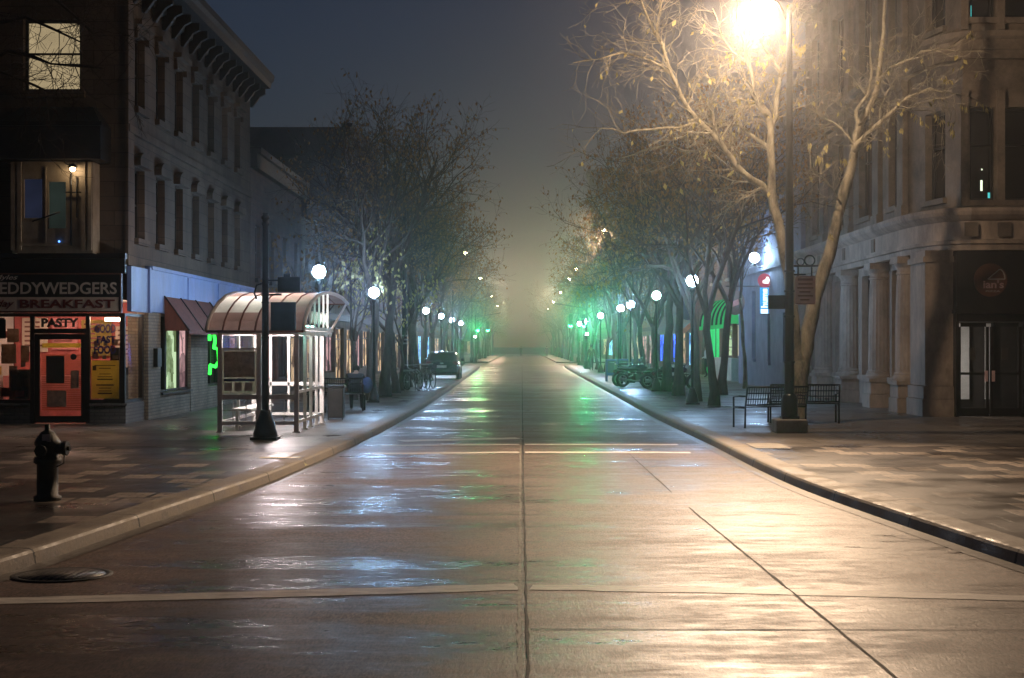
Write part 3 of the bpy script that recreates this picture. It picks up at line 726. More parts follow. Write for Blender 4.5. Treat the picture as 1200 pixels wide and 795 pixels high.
for (u, v, r) in ((-9.86, 1.60, .07),) : MB().prism([(u + r * math.cos(t * .63), v + r * math.sin(t * .63)) for t in range(10)], pdd, 0, .006).build('sticker', 'print_dark', do)
MB().pbox(pdd, -10.46, -10.06, 1.02, 1.62, 0, .005).build('poster', 'print_dark', do)
MB().pbox(pdd, -10.44, -10.02, .50, .86, 0, .005).build('poster', 'poster_pale', do)
MB().pbox(pdd, -9.92, -9.74, .9, 1.3, 0, .005).build('poster', 'poster_pale', do)
MB().pbox(pd, -10.58, -9.71, 1.80, 1.90, -.11, -.105).build('valance', 'poster_yellow', do)
text('PASTY', 'print_dark', fo, pf, -10.56, -9.74, 2.25, 2.45, -.034, .05)
text('GOOD', 'print_violet', fo, pf, -9.38, -8.93, 2.12, 2.32, -.034, .04, shear=.1)
text('FAST', 'print_blue', fo, pf, -9.34, -8.93, 1.90, 2.06, -.034, .045)
text('FOOD', 'print_blue', fo, pf, -9.40, -8.92, 1.66, 1.85, -.034, .045)
MB().pbox(pf, -9.47, -8.86, .68, 1.52, -.058, -.052).build('poster', 'poster_yellow', fo)
dl = MB()
for k in range(11):
    z = 1.40 - k * .062; w = rng.uniform(.12, .24)
    if k in (2, 6): continue
    dl.pbox(pf, -9.17 - w, -9.17 + w, z, z + rng.choice((.016, .028)), -.051, -.049)
dl.pbox(pf, -9.44, -9.36, 1.3, 1.4, -.051, -.049)
dl.build('poster_print', 'print_dark', fo)
def poster(a, b, c, d, mat, w=-.055): MB().pbox(pf, a, b, c, d, w - .004, w).build('poster', mat, fo)
poster(-11.32, -11.06, 1.92, 2.22, 'poster_pale'); poster(-11.45, -11.12, 1.45, 1.88, 'poster_pale'); poster(-11.02, -10.84, 1.48, 1.85, 'poster_pale')
poster(-11.75, -11.35, 2.0, 2.42, 'print_dark'); poster(-11.74, -11.5, 1.4, 1.9, 'print_dark')
for k in range(12):
    u = rng.uniform(-11.74, -10.98); v = rng.choice((.72, .95, 1.2, 1.38, 2.02, 2.26)); w_ = rng.uniform(.10, .2); h_ = rng.uniform(.12, .22)
    poster(u, u + w_, v, min(2.46, v + h_), ('poster_pale', 'room_pink', 'sign_cream', 'poster_yellow', 'sign_red')[k % 5], -.062 - .005 * k)
for k in range(7):
    u = -9.46 + (k % 3) * .2 + rng.uniform(0, .05); v = 1.55 + (k // 3) * .3
    poster(u, u + rng.uniform(.08, .15), v, v + rng.uniform(.08, .2), ('room_pink', 'sign_cream', 'poster_pale')[k % 3], -.075 - .005 * k)
bd = MB(); bd.box(-11.30, -10.84, YF + .12, YF + .16, .66, 1.32); bq = bd.build('menu_board', 'cream_paint', fo)
bd = MB(); bd.box(-11.25, -10.89, YF + .114, YF + .119, .71, 1.27); bd.build('board_face', 'print_dark', bq)
# interior
it = MB()
it.quad((-12.0, 36.3, SW), (-8.85, 36.3, SW), (-8.85, 36.3, 2.9), (-12.0, 36.3, 2.9))
it.build('shop_interior', 'room_red', GL)
it = MB(); it.quad((-16, YF + .3, SW + .003), (-8.85, YF + .3, SW + .003), (-8.85, 36.3, SW + .003), (-16, 36.3, SW + .003)); it.build('shop_floor', 'room_red', GL)
it = MB(); it.quad((-16, YF, 2.86), (-8.85, YF, 2.86), (-8.85, 36.3, 2.86), (-16, 36.3, 2.86)); it.quad((-8.86, 35.4, SW), (-8.86, 36.3, SW), (-8.86, 36.3, 2.86), (-8.86, 35.4, 2.86)); it.quad((-12.02, YF + .2, SW), (-12.02, 36.3, SW), (-12.02, 36.3, 2.86), (-12.02, YF + .2, 2.86)); it.build('shop_ceiling', 'room_white', GL)
for b_ in ((-9.40, -9.02, 34.60, 34.72, 2.40, 2.47), (-11.5, -10.9, 34.5, 34.6, 2.74, 2.79), (-10.5, -9.8, 35.2, 35.3, 2.74, 2.79), (-10.4, -9.8, 34.3, 34.36, 2.74, 2.79)):
    MB().box(*b_).build('shop_lamp', 'tube_warm', GL)
it = MB(); it.box(-11.9, -9.7, 35.2, 35.6, SW, 1.15); it.build('counter', 'room_pink', GL)
for k, (x0, x1, z0, z1) in enumerate(((-11.8, -11.2, 1.7, 2.5), (-11.1, -10.5, 1.75, 2.5), (-10.4, -9.7, 1.6, 2.45), (-9.6, -9.0, 1.3, 2.3))):
    bo_ = MB().box(x0, x1, 36.24, 36.28, z0, z1).build('menu_board', ('sign_cream', 'room_pink', 'poster_yellow', 'sign_cream')[k], GL)
    ln_ = MB()
    for q in range(6):
        z = z1 - .12 - q * .11; ln_.box(x0 + .06, x0 + .06 + rng.uniform(.25, x1 - x0 - .12), 36.232, 36.238, z, z + .04)
    ln_.build('print', 'print_red', bo_)
it = MB()
for z in (.9, 1.3): it.box(-9.6, -9.0, 36.0, 36.25, z, z + .03)
for q in range(9): x = -9.55 + q * .065; it.lathe([(.022, 0), (.022, .16), (.009, .2), (.009, .26)], (x, 36.1, .93), 8)
it.build('shelf', 'dark_metal', GL)
it = MB(); it.box(-9.3, -8.95, 34.15, 34.9, .6, 1.35); it.box(-9.2, -9.0, 34.3, 34.7, 1.35, 1.8); it.build('display_case', 'dark_metal', GL)

# street side, ground floor
psg = PX(-8.65, 1)
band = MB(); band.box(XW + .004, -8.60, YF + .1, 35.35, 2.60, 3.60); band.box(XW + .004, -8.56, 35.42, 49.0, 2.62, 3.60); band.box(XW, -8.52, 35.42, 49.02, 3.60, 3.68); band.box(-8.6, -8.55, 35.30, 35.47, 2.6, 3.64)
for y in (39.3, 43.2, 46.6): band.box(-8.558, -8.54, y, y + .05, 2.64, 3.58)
band.build('signboard', 'signboard_lamp_blue', GL)
pr = MB()
for a, b in ((35.42, 36.62), (39.95, 42.1), (44.3, 45.0), (48.3, 49.05)): pr.box(-9.1, -8.62, a, b, 0, 2.615)
pr.box(-8.95, -8.64, 36.625, 39.945, 0, .66); pr.box(-8.95, -8.66, 42.105, 44.295, 0, .72); pr.box(-8.95, -8.66, 45.005, 48.295, 0, .55)
pr.build('brick_pier', 'brick_cream', GL)
ws = MB(); ws.box(-8.96, -8.56, 36.63, 39.94, .665, .72); ws.build('window_sill', 'dark_metal', GL)
for (a, b, pane) in ((36.63, 37.45, 'dark_glass'), (37.5, 38.9, 'lit_green_white'), (38.95, 39.94, 'lit_shop_pink')):
    window(GL, PX(-8.72, 1), a, b, .73, 2.6, .05, pane, 'black_paint', .05, bars_v=(), name='shop_window')
window(GL, PX(-8.72, 1), 42.11, 44.29, .73, 2.6, .12, 'dark_glass', 'black_paint', .05, bars_u=(.55,), bars_v=(), name='shop_window')
window(GL, PX(-8.72, 1), 45.01, 48.29, .56, 2.6, .12, 'lit_shop_pink', 'black_paint', .06, bars_u=(.33, .66), bars_v=(.75,), name='shop_window')
nn = MB()
nn.tube([psg(42.5, 1.98, .0), psg(42.5, 2.18, .0), psg(43.1, 2.20, .0), psg(43.25, 1.98, .0), psg(43.1, 1.78, .0), psg(43.7, 1.75, .0), psg(43.8, 1.4, .0), psg(43.3, 1.25, .0), psg(42.6, 1.3, .0), psg(42.5, 1.05, 0)], .045, 8)
nn.build('neon_sign', 'neon_green', GL)
MB().box(-8.62, -8.52, 35.9, 36.3, 1.35, 1.78).build('meter_box', 'dark_metal', GL)
aw = MB()
A0, A1 = 36.7, 42.0
aw.quad((-8.555, A0, 3.02), (-8.555, A1, 3.02), (-7.98, A1 - .1, 2.2), (-7.98, A0 + .1, 2.2))
aw.poly([(-8.555, A0, 3.02), (-7.98, A0 + .1, 2.2), (-8.555, A0 + .1, 2.2)]); aw.poly([(-8.555, A1, 3.02), (-7.98, A1 - .1, 2.2), (-8.555, A1 - .1, 2.2)])
aw.quad((-7.98, A0 + .1, 2.2), (-7.98, A1 - .1, 2.2), (-7.98, A1 - .1, 2.12), (-7.98, A0 + .1, 2.12))
awn = aw.build('awning', 'awning_brown', GL)
for t in (.0, .33, .66, 1.0):
    y0 = A0 + (A1 - A0) * t; y1 = A0 + .1 + (A1 - A0 - .2) * t; MB().tube([(-8.55, y0, 3.035), (-7.97, y1, 2.21)], .018, 5).build('awning_frame', 'dark_metal', awn)

# ---------------------------------------------------------------- generic row buildings
def row_building(s, xw, y0, y1, H, storeys, wallm, trim, shops, label, n_per=None, lit=(), lit_mat='lit_cream', ground=3.3, win_w=.95, parapet=.5, front_windows=0, name='row_building', hood=None):
    """s=+1: the street face looks towards +x (buildings on the shelter side)"""
    r = empty(name, (xw, y0, SW), label, 'building')
    P = PX(xw, s); mb = MB(); L = y1 - y0; n = n_per or max(2, int(L / 2.4)); back = xw - s * 16
    sh = (H - ground - .6) / max(1, storeys - 1); ops = []; shop_ops = []
    for k in range(storeys - 1):
        z0 = ground + .75 + k * sh
        for i in range(n):
            y = y0 + L * (i + .5) / n; ops.append((y - win_w / 2, y + win_w / 2, z0, z0 + min(1.75, sh - 1.1)))
    m = len(shops)
    for i, sm_ in enumerate(shops):
        a = y0 + .35 + (L - .7) * i / m + .12; b = y0 + .35 + (L - .7) * (i + 1) / m - .12
        shop_ops.append((a, b, SW + (.5 if i % 3 else .08), 2.7, sm_))
    panel(mb, P, y0, y1, 0, H, ops + shop_ops, .2)
    for (ya, yb) in ((y0, y0), (y1, y1)): mb.quad((xw, ya, 0), (back, ya, 0), (back, ya, H), (xw, ya, H))
    mb.quad((xw, y0, H - .02), (back, y0, H - .02), (back, y1, H - .02), (xw, y1, H - .02)); mb.quad((back, y0, 0), (back, y1, 0), (back, y1, H), (back, y0, H))
    mb.build('wall', wallm, r)
    c = MB(); c.pbox(P, y0 + .01, y1 - .01, H - .45, H, .003, .22); c.pbox(P, y0 + .01, y1 - .01, H + .002, H + parapet * .4, -.2, .34); c.pbox(P, y0 + .01, y1 - .01, ground - .3, ground, .003, .14)
    c.build('cornice', trim, r)
    for i, o in enumerate(ops): window(r, P, *o, .2, lit_mat if i in lit else 'dark_glass', 'black_paint', .05, sill=True, hood=hood, trim=trim)
    for o in shop_ops: window(r, P, *o[:4], .2, o[4], 'black_paint', .07, bars_u=(.33, .66) if o[1] - o[0] > 2.5 else (.5,), bars_v=(.78,), name='shop_window')
    return r
row_building(1, -8.7, 49.15, 60.4, 8.0, 2, 'far_brick', 'cornice_paint', ['lit_shop_pink', 'lit_shop_pink', 'dark_glass', 'lit_shop_warm'], 'low two storey brick building next to the corner building', 4)
row_building(1, -8.7, 60.45, 75.5, 7.4, 2, 'sandstone', 'cornice_paint', ['lit_shop_warm', 'dark_glass', 'lit_shop_pink', 'lit_shop_warm'], 'low two storey stone building behind the bare street trees', 5)
row_building(1, -8.7, 75.6, 92, 12.6, 4, 'far_wall', 'cornice_paint', ['lit_shop_warm', 'lit_shop_pink', 'lit_shop_warm', 'dark_glass'], 'tall dark building with a blank side wall rising over its low neighbours', 6)
row_building(1, -8.7, 92.1, 110, 9.5, 3, 'far_brick', 'cornice_paint', ['lit_shop_warm', 'dark_glass', 'lit_shop_pink', 'lit_shop_warm'], 'three storey brick building beyond the tall dark one', 6)
row_building(1, -8.7, 110.1, 128, 11, 3, 'sandstone', 'cornice_paint', ['lit_shop_pink', 'lit_shop_warm', 'lit_shop_cyan'], 'three storey stone building two doors from the side street', 6, lit=(3,))
row_building(1, -8.7, 128.1, 147, 10, 3, 'far_brick', 'cornice_paint', ['lit_shop_cyan', 'lit_shop_blue', 'lit_shop_cyan'], 'brick building with blue lit shops at the signalled crossing', 6)
row_building(1, -9.5, 165, 215, 12, 3, 'far_brick', 'cornice_paint', ['lit_shop_warm', 'dark_glass', 'lit_shop_warm', 'dark_glass'], 'long brick building past the crossing on the shelter side', 10)
row_building(1, -10, 216, 300, 14, 3, 'far_wall', 'cornice_paint', ['lit_shop_warm', 'dark_glass', 'dark_glass', 'lit_shop_warm'], 'foggy last building on the shelter side of the street', 10)
# ================================================================ THE BANK WITH COLUMNS
XB = 9.9
BK = empty('bank_building', (XB, 38, SW), 'old stone bank with fluted columns, curved corner and a black entrance', 'building')
pbs, pbf = PX(10.15, -1), PY(37.02)
plan = smooth_line([(10.0, 54.5), (10.0, 40.4), (10.06, 38.9), (10.22, 37.9), (10.5, 37.3), (11.0, 37.02), (18, 37.0)], 2)
cols = [39.7, 42.8, 46.7, 50.6, 54.2]
wins = [(41.0, 42.2), (44.1, 45.9), (48.0, 49.8), (51.9, 53.3)]
g = MB(); gops = [(a, b, .98, 3.9) for a, b in wins]
panel(g, pbs, 38.6, 54.5, 0, 4.15, gops, .25)
g.build('wall', 'pale_stone', BK)
for o in gops: window(BK, pbs, *o, .25, 'dark_glass', 'black_paint', .07, bars_v=(.62,), sill=True, trim='pale_stone')
pl = MB()
pl.box(9.74, 10.42, 37.14, 38.55, .88, 4.15); pl.box(9.66, 10.43, 37.08, 38.62, .0, .55); pl.box(9.69, 10.428, 37.10, 38.60, .56, .86); pl.box(9.68, 10.43, 37.1, 38.6, 3.86, 4.0)
pl.box(9.80, 10.427, 37.16, 38.53, .3, 1.2)
pl.build('corner_pier', 'pale_stone', BK)
for y in cols:
    ped = MB(); ped.box(9.58, 10.14, y - .46, y + .46, 0, .5); ped.box(9.61, 10.14, y - .43, y + .43, .51, .84); ped.box(9.56, 10.14, y - .48, y + .48, .84, .94)
    cc = MB(); k = 40
    prof = [(.41, .94), (.42, 1.0), (.40, 1.05), (.37, 1.08), (.375, 1.12), (.335, 1.17), (.33, 2.2), (.31, 3.2), (.285, 3.66), (.31, 3.68), (.31, 3.72), (.29, 3.74), (.30, 3.85), (.36, 3.93), (.37, 3.96)]
    base = len(cc.v)
    for r, z in prof:
        for q in range(k):
            w = 2 * math.pi * q / k; fl = (1 - .035 * (q % 2)) if 1.15 < z < 3.67 else 1
            cc.v.append((9.98 + r * fl * math.cos(w), y + r * fl * math.sin(w), z))
    for i in range(len(prof) - 1):
        for q in range(k): q2 = (q + 1) % k; cc.face((base + i * k + q, base + i * k + q2, base + (i + 1) * k + q2, base + (i + 1) * k + q))
    cc.box(9.60, 10.14, y - .38, y + .38, 3.96, 4.13)
    c = cc.build('column', 'pale_stone', BK); ped.build('pedestal', 'pale_stone', c)
en = MB()
sweep(en, plan, [(.0, 4.14), (.22, 4.142), (.24, 4.28), (.30, 4.30), (.30, 4.38), (.22, 4.40), (.22, 4.84), (.30, 4.88), (.42, 4.98), (.46, 5.06), (.46, 5.14), (.04, 5.20)], sm=False)
en.build('entablature', 'pale_stone', BK)
fz = MB()
for x in (10.75, 11.55, 12.4):
    MB().box(x - .16, x + .16, 36.765, 36.80, 4.46, 4.80).build('frieze_block', 'limestone', BK)
for y in (42.8, 46.7, 50.6): MB().box(9.755, 9.785, y - .2, y + .2, 4.44, 4.8).build('frieze_block', 'limestone', BK)
# upper floors
up = MB(); pus = PX(10.05, -1)
u2 = [(a + .05, b - .05, 5.6, 8.35) for a, b in wins]; u3 = [(a + .05, b - .05, 9.75, 12.4) for a, b in wins]
panel(up, pus, 40.4, 54.5, 5.15, 13.6, u2 + u3, .3)
A, B = Vector((10.05, 40.4)), Vector((10.62, 37.05)); dv = (B - A).normalized(); nv = Vector((-dv.y, dv.x)) * -1
if nv.x > 0: nv = -nv
pch = lambda u, v, w: (A.x + dv.x * u + nv.x * w, A.y + dv.y * u + nv.y * w, v)
LC = (B - A).length
uc = [(LC * .38, LC * .72, 5.5, 7.7), (LC * .38, LC * .72, 9.75, 12.4)]
panel(up, pch, 0, LC, 5.15, 13.6, uc, .25)
puf = PY(37.05)
uf = [(10.80, 11.42, 5.35, 7.6), (11.62, 12.5, 5.35, 7.6), (10.80, 11.42, 9.75, 12.4), (11.62, 12.5, 9.75, 12.4)]
panel(up, puf, 10.62, 18, 5.15, 13.6, uf, .25)
up.quad((10.05, 54.5, 0), (24, 54.5, 0), (24, 54.5, 13.6), (10.05, 54.5, 13.6)); up.quad((10.05, 54.5, 13.6), (24, 54.5, 13.6), (24, 37.05, 13.6), (10.05, 38, 13.6)); up.quad((18, 37.05, 0), (18, 54.4, 0), (18, 54.4, 13.6), (18, 37.05, 13.6))
for y in [40.35] + [(wins[i][1] + wins[i + 1][0]) / 2 for i in range(3)]:
    for z0, z1 in ((5.2, 8.75), (9.45, 13.2)):
        up.pbox(pus, y - .32, y + .32, z0, z1, .003, .14); up.pbox(pus, y - .38, y + .38, z0, z0 + .3, .003, .19); up.pbox(pus, y - .38, y + .38, z1 - .25, z1, .003, .19)
for x in (10.64, 11.52, 12.7):
    for z0, z1 in ((5.2, 8.0), (9.45, 13.2)): up.pbox(puf, x - .09, x + .09, z0, z1, .003, .12)
up.build('upper_wall', 'limestone', BK)
for P, L_ in ((pus, u2 + u3), (pch, uc), (puf, uf)):
    for o in L_: window(BK, P, *o, .25, 'dark_glass', 'black_paint', .07, bars_v=(.6,), sill=True, trim='limestone')
bt = MB(); sweep(bt, plan, [(.0, 8.74), (.14, 8.76), (.16, 8.95), (.10, 8.98), (.10, 9.22), (.22, 9.28), (.28, 9.4), (.0, 9.46)], sm=False); bt.build('belt_course', 'limestone', BK)
bt = MB(); sweep(bt, plan, [(.0, 13.3), (.3, 13.4), (.6, 13.65), (.6, 13.8), (.0, 13.9)], sm=False); bt.build('cornice', 'limestone', BK)
MB().pbox(puf, 11.12, 11.17, 5.60, 5.86, -.235, -.228).build('lit_gap', 'lit_slit', BK)
MB().pbox(puf, 11.14, 11.17, 6.10, 6.14, -.235, -.228).build('lit_gap', 'lit_slit', BK)
MB().pbox(puf, 11.30, 11.37, 5.38, 5.56, -.235, -.228).build('lit_gap', 'lit_teal_slit', BK)
MB().pbox(puf, 10.86, 10.90, 9.82, 10.1, -.235, -.228).build('lit_gap', 'lit_teal_slit', BK)
# entrance
ent = MB(); pe = PY(37.0)
ent.pbox(pe, 10.432, 12.6, 2.42, 4.13, -.3, .12); ent.pbox(pe, 10.37, 12.7, 2.62, 2.72, -.1, .24); ent.pbox(pe, 10.40, 12.7, 2.72, 2.78, -.1, .18)
ent.pbox(pe, 10.432, 10.50, SW, 2.42, -.3, .08); ent.pbox(pe, 12.05, 12.6, SW, 2.42, -.3, .08); ent.box(12.6, 18, 37.0, 37.3, 0, 4.13)
eo = ent.build('entrance_surround', 'sign_black', BK)
lg = MB(); lg.prism([(11.235 + .40 * math.cos(t * math.pi / 20), 3.42 + .40 * math.sin(t * math.pi / 20)) for t in range(40)], pe, .121, .15)
lgo = lg.build('round_sign', 'sign_brown', eo)
ol = MB()
def stroke(pts, w=.018):
    for (a, b), (c, d) in zip(pts, pts[1:]):
        n = Vector((b - d, c - a)).normalized() * w
        ol.prism([(a - n.x, b - n.y), (a + n.x, b + n.y), (c + n.x, d + n.y), (c - n.x, d - n.y)], pe, .151, .158)
arc = [(11.44 + .14 * math.cos(t), 3.44 + .24 * math.sin(t)) for t in (0, .4, .8, 1.2, 1.45)]
stroke([(11.17, 3.44), (11.455, 3.68)] , .014); stroke(arc, .014); stroke([(11.17, 3.44), (11.58, 3.44)], .014)
ol.build('emblem', 'sign_grey', lgo)
text("ian's", 'notice_pink', lgo, pe, 11.06, 11.55, 3.22, 3.42, .151, .02)
text('PIZZA', 'sign_grey', lgo, pe, 11.12, 11.46, 3.13, 3.17, .151, .0)
for (x0, x1, hx) in ((10.51, 11.26, 11.19), (11.29, 12.04, 11.36)):
    d = MB()
    for b in ((x0, x0 + .07, .14, 2.30), (x1 - .07, x1, .14, 2.30), (x0 + .07, x1 - .07, .14, .34), (x0 + .07, x1 - .07, 2.3, 2.40), (x0 + .07, x1 - .07, 1.14, 1.20)): d.pbox(pe, *b, -.10, -.05)
    dd = d.build('door', 'black_paint', BK)
    MB().quad(pe(x0 + .07, .34, -.08), pe(x1 - .07, .34, -.08), pe(x1 - .07, 2.3, -.08), pe(x0 + .07, 2.3, -.08)).build('pane', 'clear_glass', dd)
    MB().pbox(pe, hx - .035, hx + .035, .98, 1.24, -.048, -.02).build('push_plate', 'notice_pink', dd)
    MB().pbox(pe, (x0 + x1) / 2 - .10, (x0 + x1) / 2 + .06, 1.5, 1.8, -.078, -.07).build('sticker', 'print_dark', dd)
vb = MB(); vb.box(10.44, 12.5, 38.8, 38.85, SW, 2.42); vb.box(10.44, 12.5, 37.15, 38.8, 2.43, 2.46); vb.box(12.5, 12.54, 37.15, 38.8, SW, 2.42); vb.box(10.435, 10.465, 38.56, 38.8, SW, 2.42)
vb.build('vestibule', 'room_dark', BK)
vb = MB(); vb.box(10.90, 11.22, 38.55, 38.6, .5, 2.4); vb.box(11.62, 11.76, 38.55, 38.6, .5, 2.4); vb.build('inner_door', 'room_white', BK)
MB().box(10.468, 10.50, 37.5, 37.56, .5, 2.2).build('hidden_fill', 'fill_tube', BK)  # unseen tube added behind the jamb to brighten the inner doors
MB().box(10.6, 10.75, 38.3, 38.5, .13, .8).build('waste_bin', 'cream_paint', BK)

# building beyond the bank, blue lamp light put into its wall colour
BB = empty('stucco_building', (9.9, 54.6, SW), 'stucco building tinted with blue lamp light between the bank and the striped awning', 'building')
Pb = PX(9.9, -1); w_ = MB()
bo1 = [(61.3, 62.0, 1.2, 3.1), (65.2, 66.2, 1.3, 4.2), (57.5, 58.3, 1.2, 3.1)]
bo2 = [(y, y + 1.0, 6.4, 8.4) for y in (56, 59.5, 63, 66.5)]
panel(w_, Pb, 54.6, 70.3, 0, 12.2, bo1 + bo2, .2)
w_.quad((9.9, 54.6, 0), (24, 54.6, 0), (24, 54.6, 12.2), (9.9, 54.6, 12.2)); w_.quad((9.9, 70.3, 0), (24, 70.3, 0), (24, 70.3, 12.2), (9.9, 70.3, 12.2)); w_.quad((9.9, 54.6, 12.2), (24, 54.6, 12.2), (24, 70.3, 12.2), (9.9, 70.3, 12.2))
w_.build('wall', 'lamp_blue_stucco', BB)
for o in bo1 + bo2: window(BB, Pb, *o, .2, 'dark_glass', 'black_paint', .06, sill=True, trim='lamp_blue_stucco')
c = MB(); c.pbox(Pb, 54.62, 70.28, 11.7, 12.3, .003, .3); c.pbox(Pb, 54.62, 70.28, 4.9, 5.1, .003, .12); c.build('cornice', 'lamp_blue_stucco', BB)
# projecting lit sign
SG = empty('blade_sign', (9.7, 61.5, 3.1), 'narrow lit sign with a red disc and upright lettering on the blue wall', 'sign')
pg = PY(61.45)
MB().box(9.52, 9.86, 61.47, 61.53, 3.12, 4.16).build('light_box', 'sign_cyan', SG)
MB().prism([(9.70 + .28 * math.cos(t * math.pi / 16), 4.45 + .28 * math.sin(t * math.pi / 16)) for t in range(32)], PY(61.46), 0, .03).build('disc', 'sign_red_lit', SG)
mb = MB(); mb.prism([(9.62, 4.34), (9.84, 4.32), (9.90, 4.46), (9.84, 4.58), (9.78, 4.60), (9.72, 4.48), (9.62, 4.44)], PY(61.46), .031, .04); mb.build('emblem', 'sign_white_lit', SG)
text('hums', 'sign_white_lit', SG, lambda u, v, w: (9.56 + (1 - v) * .25, 61.46 - w, 3.36 + u * .76), 0, 1, 0, 1, .0, .03)
MB().pbox(pg, 9.55, 9.82, 3.13, 3.30, .0, .02).build('plate', 'sign_white_lit', SG)
MB().tube([(9.55, 61.5, 4.2), (9.9, 61.5, 4.2)], .02).tube([(9.55, 61.5, 3.1), (9.9, 61.5, 3.1)], .02).build('bracket', 'black_metal', SG)
# hanging oval sign
OS = empty('hanging_sign', (9.0, 63.5, 3.0), 'brown oval hanging sign on a bracket off the blue wall', 'sign')
mb = MB(); mb.prism([(8.80 + .40 * math.cos(t * math.pi / 14), 3.62 + .52 * math.sin(t * math.pi / 14)) for t in range(28)], PY(63.5), -.03, .03); mb.build('board', 'oval_plate', OS)
mb = MB(); mb.prism([(8.62, 3.42), (8.98, 3.55), (9.02, 3.80), (8.72, 3.68)], PY(63.5), .031, .04); mb.build('emblem', 'swoosh_pink', OS)
MB().tube([(8.4, 63.5, 4.3), (9.9, 63.5, 4.3)], .025).tube([(8.8, 63.5, 4.3), (8.8, 63.5, 4.14)], .012).build('bracket', 'black_metal', OS)

# the take-out shop with the striped awning
AB = empty('brick_building', (10.6, 70.4, SW), 'brick building with a green lit doorway under the striped awning', 'building')
Pa = PX(10.6, -1); w_ = MB()
ao = [(74.8, 77.3, 1.25, 2.95), (77.5, 80.6, 1.25, 2.95), (82.6, 90.6, SW + .02, 2.95)]
au = [(y, y + 1.0, 5.3, 7.0) for y in (72, 75.2, 78.4, 81.6, 84.8, 88)]
panel(w_, Pa, 70.4, 92, 0, 9, ao + au, .25)
w_.quad((10.6, 92, 0), (24, 92, 0), (24, 92, 9), (10.6, 92, 9)); w_.quad((10.6, 70.4, 9), (24, 70.4, 9), (24, 92, 9), (10.6, 92, 9))
w_.build('wall', 'far_brick', AB)
for o, pm in zip(ao, ('lit_yellow', 'lit_green_white', 'lit_green')): window(AB, Pa, *o, .25, pm, 'dark_metal', .08, bars_u=(.5,) if pm != 'lit_green' else (.4,), bars_v=(.3, .55, .8) if pm == 'lit_green_white' else (), name='shop_window')
for o in au: window(AB, Pa, *o, .2, 'dark_glass', 'black_paint', .06, sill=True, trim='concrete')
MB().pbox(Pa, 74.2, 82.3, SW, 1.22, .003, .5).build('counter', 'counter_pale', AB)
c = MB(); c.pbox(Pa, 70.45, 91.95, 8.6, 9.1, .003, .3); c.build('cornice', 'cornice_paint', AB)
aw = MB(); k = 14; ys = [70.6 + (82.4 - 70.6) * i / k for i in range(k + 1)]
def q(i): t = i / 7 * math.pi / 2; return (10.6 - .05 - 1.05 * math.sin(t) , 2.85 + 1.4 * math.cos(t))
for b in range(k):
    for i in range(7):
        (xa, za), (xb, zb) = q(i), q(i + 1); aw.quad((xa, ys[b], za), (xa, ys[b + 1], za), (xb, ys[b + 1], zb), (xb, ys[b], zb), b % 2)
for y in (ys[0], ys[-1]): aw.poly([(*[q(i)[0]], y, q(i)[1]) for i in range(8)] + [(10.55, y, 2.85)], 0)
aw.quad((9.5, ys[0], 2.85), (9.5, ys[-1], 2.85), (9.5, ys[-1], 2.66), (9.5, ys[0], 2.66), 0)
MATS['_'] = None
aw.build('awning', ['awning_green', 'awning_black'], AB)
O2 = empty('hanging_sign', (9.2, 92.4, 3.2), 'dark blue oval sign over a pink swoosh past the striped awning', 'sign')
mb = MB(); mb.prism([(9.95 + .5 * math.cos(t * math.pi / 14), 4.0 + .62 * math.sin(t * math.pi / 14)) for t in range(28)], PY(92.6), -.03, .03); mb.build('board', 'oval_blue', O2)
mb = MB(); mb.prism([(9.5, 2.75), (9.75, 2.9), (10.2, 3.3), (10.5, 3.75), (10.55, 3.5), (10.2, 2.95), (9.85, 2.6), (9.5, 2.5)], PY(92.6), -.03, .03); mb.build('swoosh', 'swoosh_pink', O2)
MB().tube([(9.5, 92.6, 4.72), (10.7, 92.6, 4.72)], .03).build('bracket', 'black_metal', O2)
row_building(-1, 10.4, 92.2, 118, 10.5, 3, 'far_brick', 'cornice_paint', ['lit_shop_cyan', 'lit_shop_warm', 'lit_shop_blue', 'lit_shop_blue', 'lit_shop_blue'], 'brick building with strong blue shop windows behind the parked motorcycles', 8)
row_building(-1, 10.2, 118.1, 147, 11.5, 3, 'sandstone', 'cornice_paint', ['lit_shop_pink', 'lit_shop_pink', 'lit_shop_warm', 'lit_shop_pink'], 'stone building with pink lit shops before the green traffic light', 8)
row_building(-1, 10.4, 165, 212, 12, 3, 'far_brick', 'cornice_paint', ['lit_shop_warm', 'lit_shop_cyan', 'lit_shop_warm', 'dark_glass'], 'foggy brick building just past the green traffic light', 10)
TW = row_building(-1, 10.8, 246, 254, 30, 9, 'far_wall', 'cornice_paint', ['lit_shop_warm'], 'slim tower fading into the fog above the trees', 3, name='tower')
row_building(-1, 10.6, 255, 305, 13, 3, 'far_wall', 'cornice_paint', ['lit_shop_warm', 'dark_glass', 'lit_shop_warm', 'dark_glass'], 'foggy last building past the slim tower', 10)
